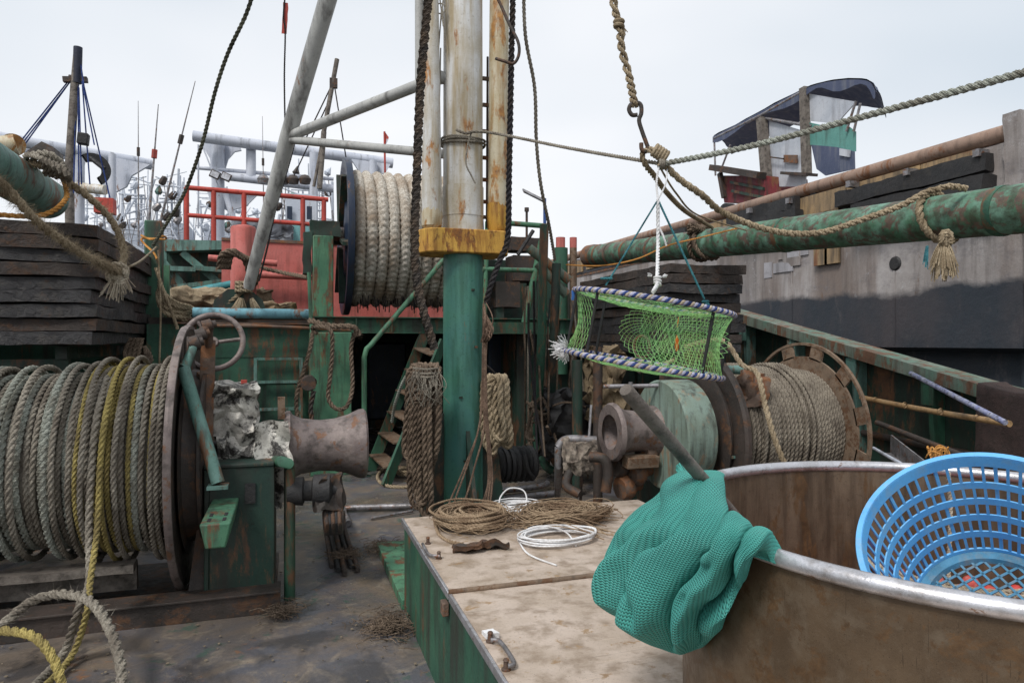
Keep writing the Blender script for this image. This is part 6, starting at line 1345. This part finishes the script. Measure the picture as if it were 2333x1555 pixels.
m = MB(); m.lathe(gz(212, 385, 18), (-.4, 1, 0), [(0, .22), (0, .42), (.2, .42), (.2, .22), (0, .22)], 24, -.6, 2.6); m.tube([gz(200, 355, 18), gz(238, 385, 18)], .06, 8); solo(m, 'block', M_black, 'black curved net hauler silhouette behind the blue-stayed mast', 'hauler')
m = MB(); m.box(gz(240, 470, 14), (.35, .3, .3)); solo(m, 'container', M_redb, 'small red box just above the left slab stack', 'box')
# aerials
ae = (((315, 230), (316, 560), 20, .02, 'thin grey whip aerial left of the three aerials'), ((361, 238), (335, 560), 20, .035, 'middle aerial with a flag-like tip and a red joint'), ((445, 185), (352, 560), 19, .03, 'long raked whip aerial right of the other two'), ((598, 265), (602, 560), 24, .02, 'thin upright aerial behind the red railing'))
for i, (a, b, D, r, lab) in enumerate(ae):
    t = thing('aerial', lab, 'aerial', tuple(gz(*b, D))); m = MB(); m.tube([gz(*b, D), gz(*a, D)], [r*1.4, r*.35], 8, 1); m.build('whip', M_steelp, t)
    m = MB(); q = gz(*b, D).lerp(gz(*a, D), .62); m.lathe(q, gz(*a, D)-gz(*b, D), [(0, 0), (0, r*2.2), (.25, r*2.2), (.25, 0)], 8); m.build('joint', M_redb if i == 1 else M_rustd, t)
# white tubular rigging of boats far off
def rig(name, lab, px0, px1, py0, py1, D, n, r=.05):
    t = thing(name, lab, 'boat', (0, 0, 0)); t.location = V((gz((px0+px1)/2, py1, D).x, gz((px0+px1)/2, py1, D).y, -1.3))
    # hull and house below
    a = gz(px0-5, py1, D); c = gz(px1+5, py1, D); m = MB(); m.prism([(a.x, a.y, -1.3), (c.x, c.y, -1.3), (c.x, c.y, 1.9), (a.x-.4, a.y, 2.3)], (1.0, 3.2, 0)); m.build('hull', M_whitef, t)
    w_ = px1-px0
    m = MB(); p = gz(px0+w_*.2, (py0+py1*2)/3, D+1); q = gz(px0+w_*.75, py1, D+1); m.bb((p.x, p.y, 1.8), (q.x+.3, p.y+2.5, max(2.6, p.z))); m.build('wheelhouse', M_whitef, t)
    for k in range(n):
        y = py0+(py1-py0)*(k+.2)/n+random.uniform(-4, 4); s = random.choice((.06, .06, .05, -.25, .35, .6))+random.uniform(-.03, .04); x0 = px0+random.uniform(0, w_*.35); x1 = px1-random.uniform(0, w_*.35)
        m = MB(); m.tube([gz(x0, y, D), gz(x1, y+s*(x1-x0), D)], r*random.choice((.6, 1, 1.4)), 8); m.build('beam', M_whitef, t)
    for k in range(max(3, n//2)):
        x = px0+w_*(k+.5)/max(3, n//2)+random.uniform(-8, 8); m = MB(); m.tube([gz(x, py0+random.uniform(-22, 60), D+.3), gz(x+random.uniform(-9, 9), py1, D+.3)], r*random.choice((.7, 1, 1.6)), 8); m.build('column', M_whitef, t)
    for k in range(n//2):
        x = random.uniform(px0, px1); m = MB(); m.tube([gz(x, random.uniform(py0, py1), D-.3), gz(x+random.uniform(-25, 25), py1, D-.3)], r*.5, 6); m.build('stay', M_steelp, t)
    for k in range(n//2):
        x = random.uniform(px0, px1); y = random.uniform(py0, py1-40); L = random.uniform(15, 50); m = MB(); m.tube([gz(x, y, D-.6), gz(x+random.uniform(-30, 30), y+L, D-.6)], r*random.uniform(.4, 1.6), 6); m.build('brace', M_whitef, t)
    for k in range(7):
        m = MB(); q = gz(random.uniform(px0, px1), random.uniform(py0+15, py1-10), D-.4); m.lathe(q, (random.random(), 0, 1), [(0, 0), (0, .1), (.1, .16), (random.uniform(.15, .4), .12), (.42, 0)], 8); m.build('fitting', random.choice((M_rustd, M_teal, M_steelp, M_whitef)), t)
rig('fishing_boat', 'white boat rigging crowded between the far-left gantry and the green post', 270, 345, 395, 560, 34, 20, .035)
rig('fishing_boat', 'white boat rigging behind the rope backstay, left of the red railing', 345, 430, 400, 560, 30, 20, .03)
rig('fishing_boat', 'white boat with a pale wheelhouse seen through the red railing', 440, 560, 440, 560, 32, 16, .03)
rig('fishing_boat', 'white boat superstructure between the raked spar and the hawser reel', 620, 760, 380, 560, 30, 18, .04)
rig('fishing_boat', 'far white boat showing low through the red railing left of the raked spar', 560, 640, 470, 565, 40, 12, .04)
rig('fishing_boat', 'white boat partly hidden by the far-left boom end', 180, 270, 430, 560, 38, 12, .04)
bh = thing('wheelhouse', 'white wheelhouse with dark door strips behind the top of the raked spar foot', 'wheelhouse', tuple(gz(680, 520, 20)))
m = MB(); p, q = gz(650, 440, 20), gz(722, 560, 20); m.bb((p.x, p.y, q.z), (q.x, p.y+1.5, p.z)); m.build('wall', M_whitef, bh)
for px in (660, 705): m = MB(); p, q = gz(px-6, 470, 19.95), gz(px+6, 500, 19.95); m.bb((p.x, p.y-.03, q.z), (q.x, p.y-.01, p.z)); m.build('window', M_navy, bh)
for px in (600, 645, 668, 695): m = MB(); q = gz(px, 408, 22); m.lathe(q-V((0, 0, .15)), (0, 0, 1), [(0, 0), (0, .16), (.15, .2), (.26, .12), (.3, 0)], 12); solo(m, 'radar_dome', M_rustd if px > 620 else M_steelp, {600: 'grey dome on the gantry beam, leftmost of the four domes', 645: 'dark dome nearest the raked spar', 668: 'small dark dome in the middle behind the gantry', 695: 'dark dome rightmost, left of the hawser reel'}[px], 'dome', 'domes on the far white boats')
tb = MB(); p, q = gz(640, 508, 17), gz(712, 552, 17); tb.bb((p.x, p.y, q.z-.3), (q.x, p.y+1.2, p.z)); solo(tb, 'awning', surf('pale_teal', (.2, .42, .42), (.15, .33, .34), dirt=.3, scale=.8), 'pale teal awning seen behind the red railing', 'awning')
tb = crumple(gz(600, 535, 16.5), (1.3, .8, .6), 14, .1, 51); solo(tb, 'tarpaulin', surf('grey_tarp', (.16, .17, .19), (.1, .11, .13), dirt=.2, scale=1), 'dark grey tarpaulin heap behind the red railing', 'tarpaulin', ang=50)
# second mast beyond the spar, flag, distant poles
m2 = thing('boat_mast', 'slender grey twin-pole mast behind the raked spar', 'mast', tuple(gz(735, 440, 18)))
for a, b, r in (((768, 135), (738, 300), .06), ((738, 300), (728, 430), .07), ((757, 200), (715, 425), .04)): m = MB(); m.tube([gz(*a, 18), gz(*b, 18)], r, 10); m.build('pole', M_wood, m2)
m = MB(); m.box(gz(760, 190, 18), (.2, .1, .25)); m.build('block', M_rustd, m2)
for a, b in (((762, 195), (790, 370)), ((758, 190), (690, 330)), ((745, 240), (670, 400))): m = MB(); m.tube([gz(*a, 18), gz(*b, 18)], .018, 5); m.build('stay', R_dark, m2)
fg_ = thing('flag', 'small red and white pennant on a thin pole above the hawser reel', 'flag', tuple(gz(878, 405, 20)))
m = MB(); m.tube([gz(878, 430, 20), gz(876, 300, 20)], .03, 8); m.build('pole', M_redb, fg_)
m = MB(); m.prism([tuple(gz(a, b, 20)) for a, b in ((877, 300), (886, 313), (884, 320), (878, 332))], (0, .02, 0)); m.build('cloth', M_redb, fg_)
m = MB(); m.prism([tuple(gz(a, b, 19.9)) for a, b in ((881, 316), (885, 318), (879, 331))], (0, .015, 0)); m.build('white_patch', M_white, fg_)
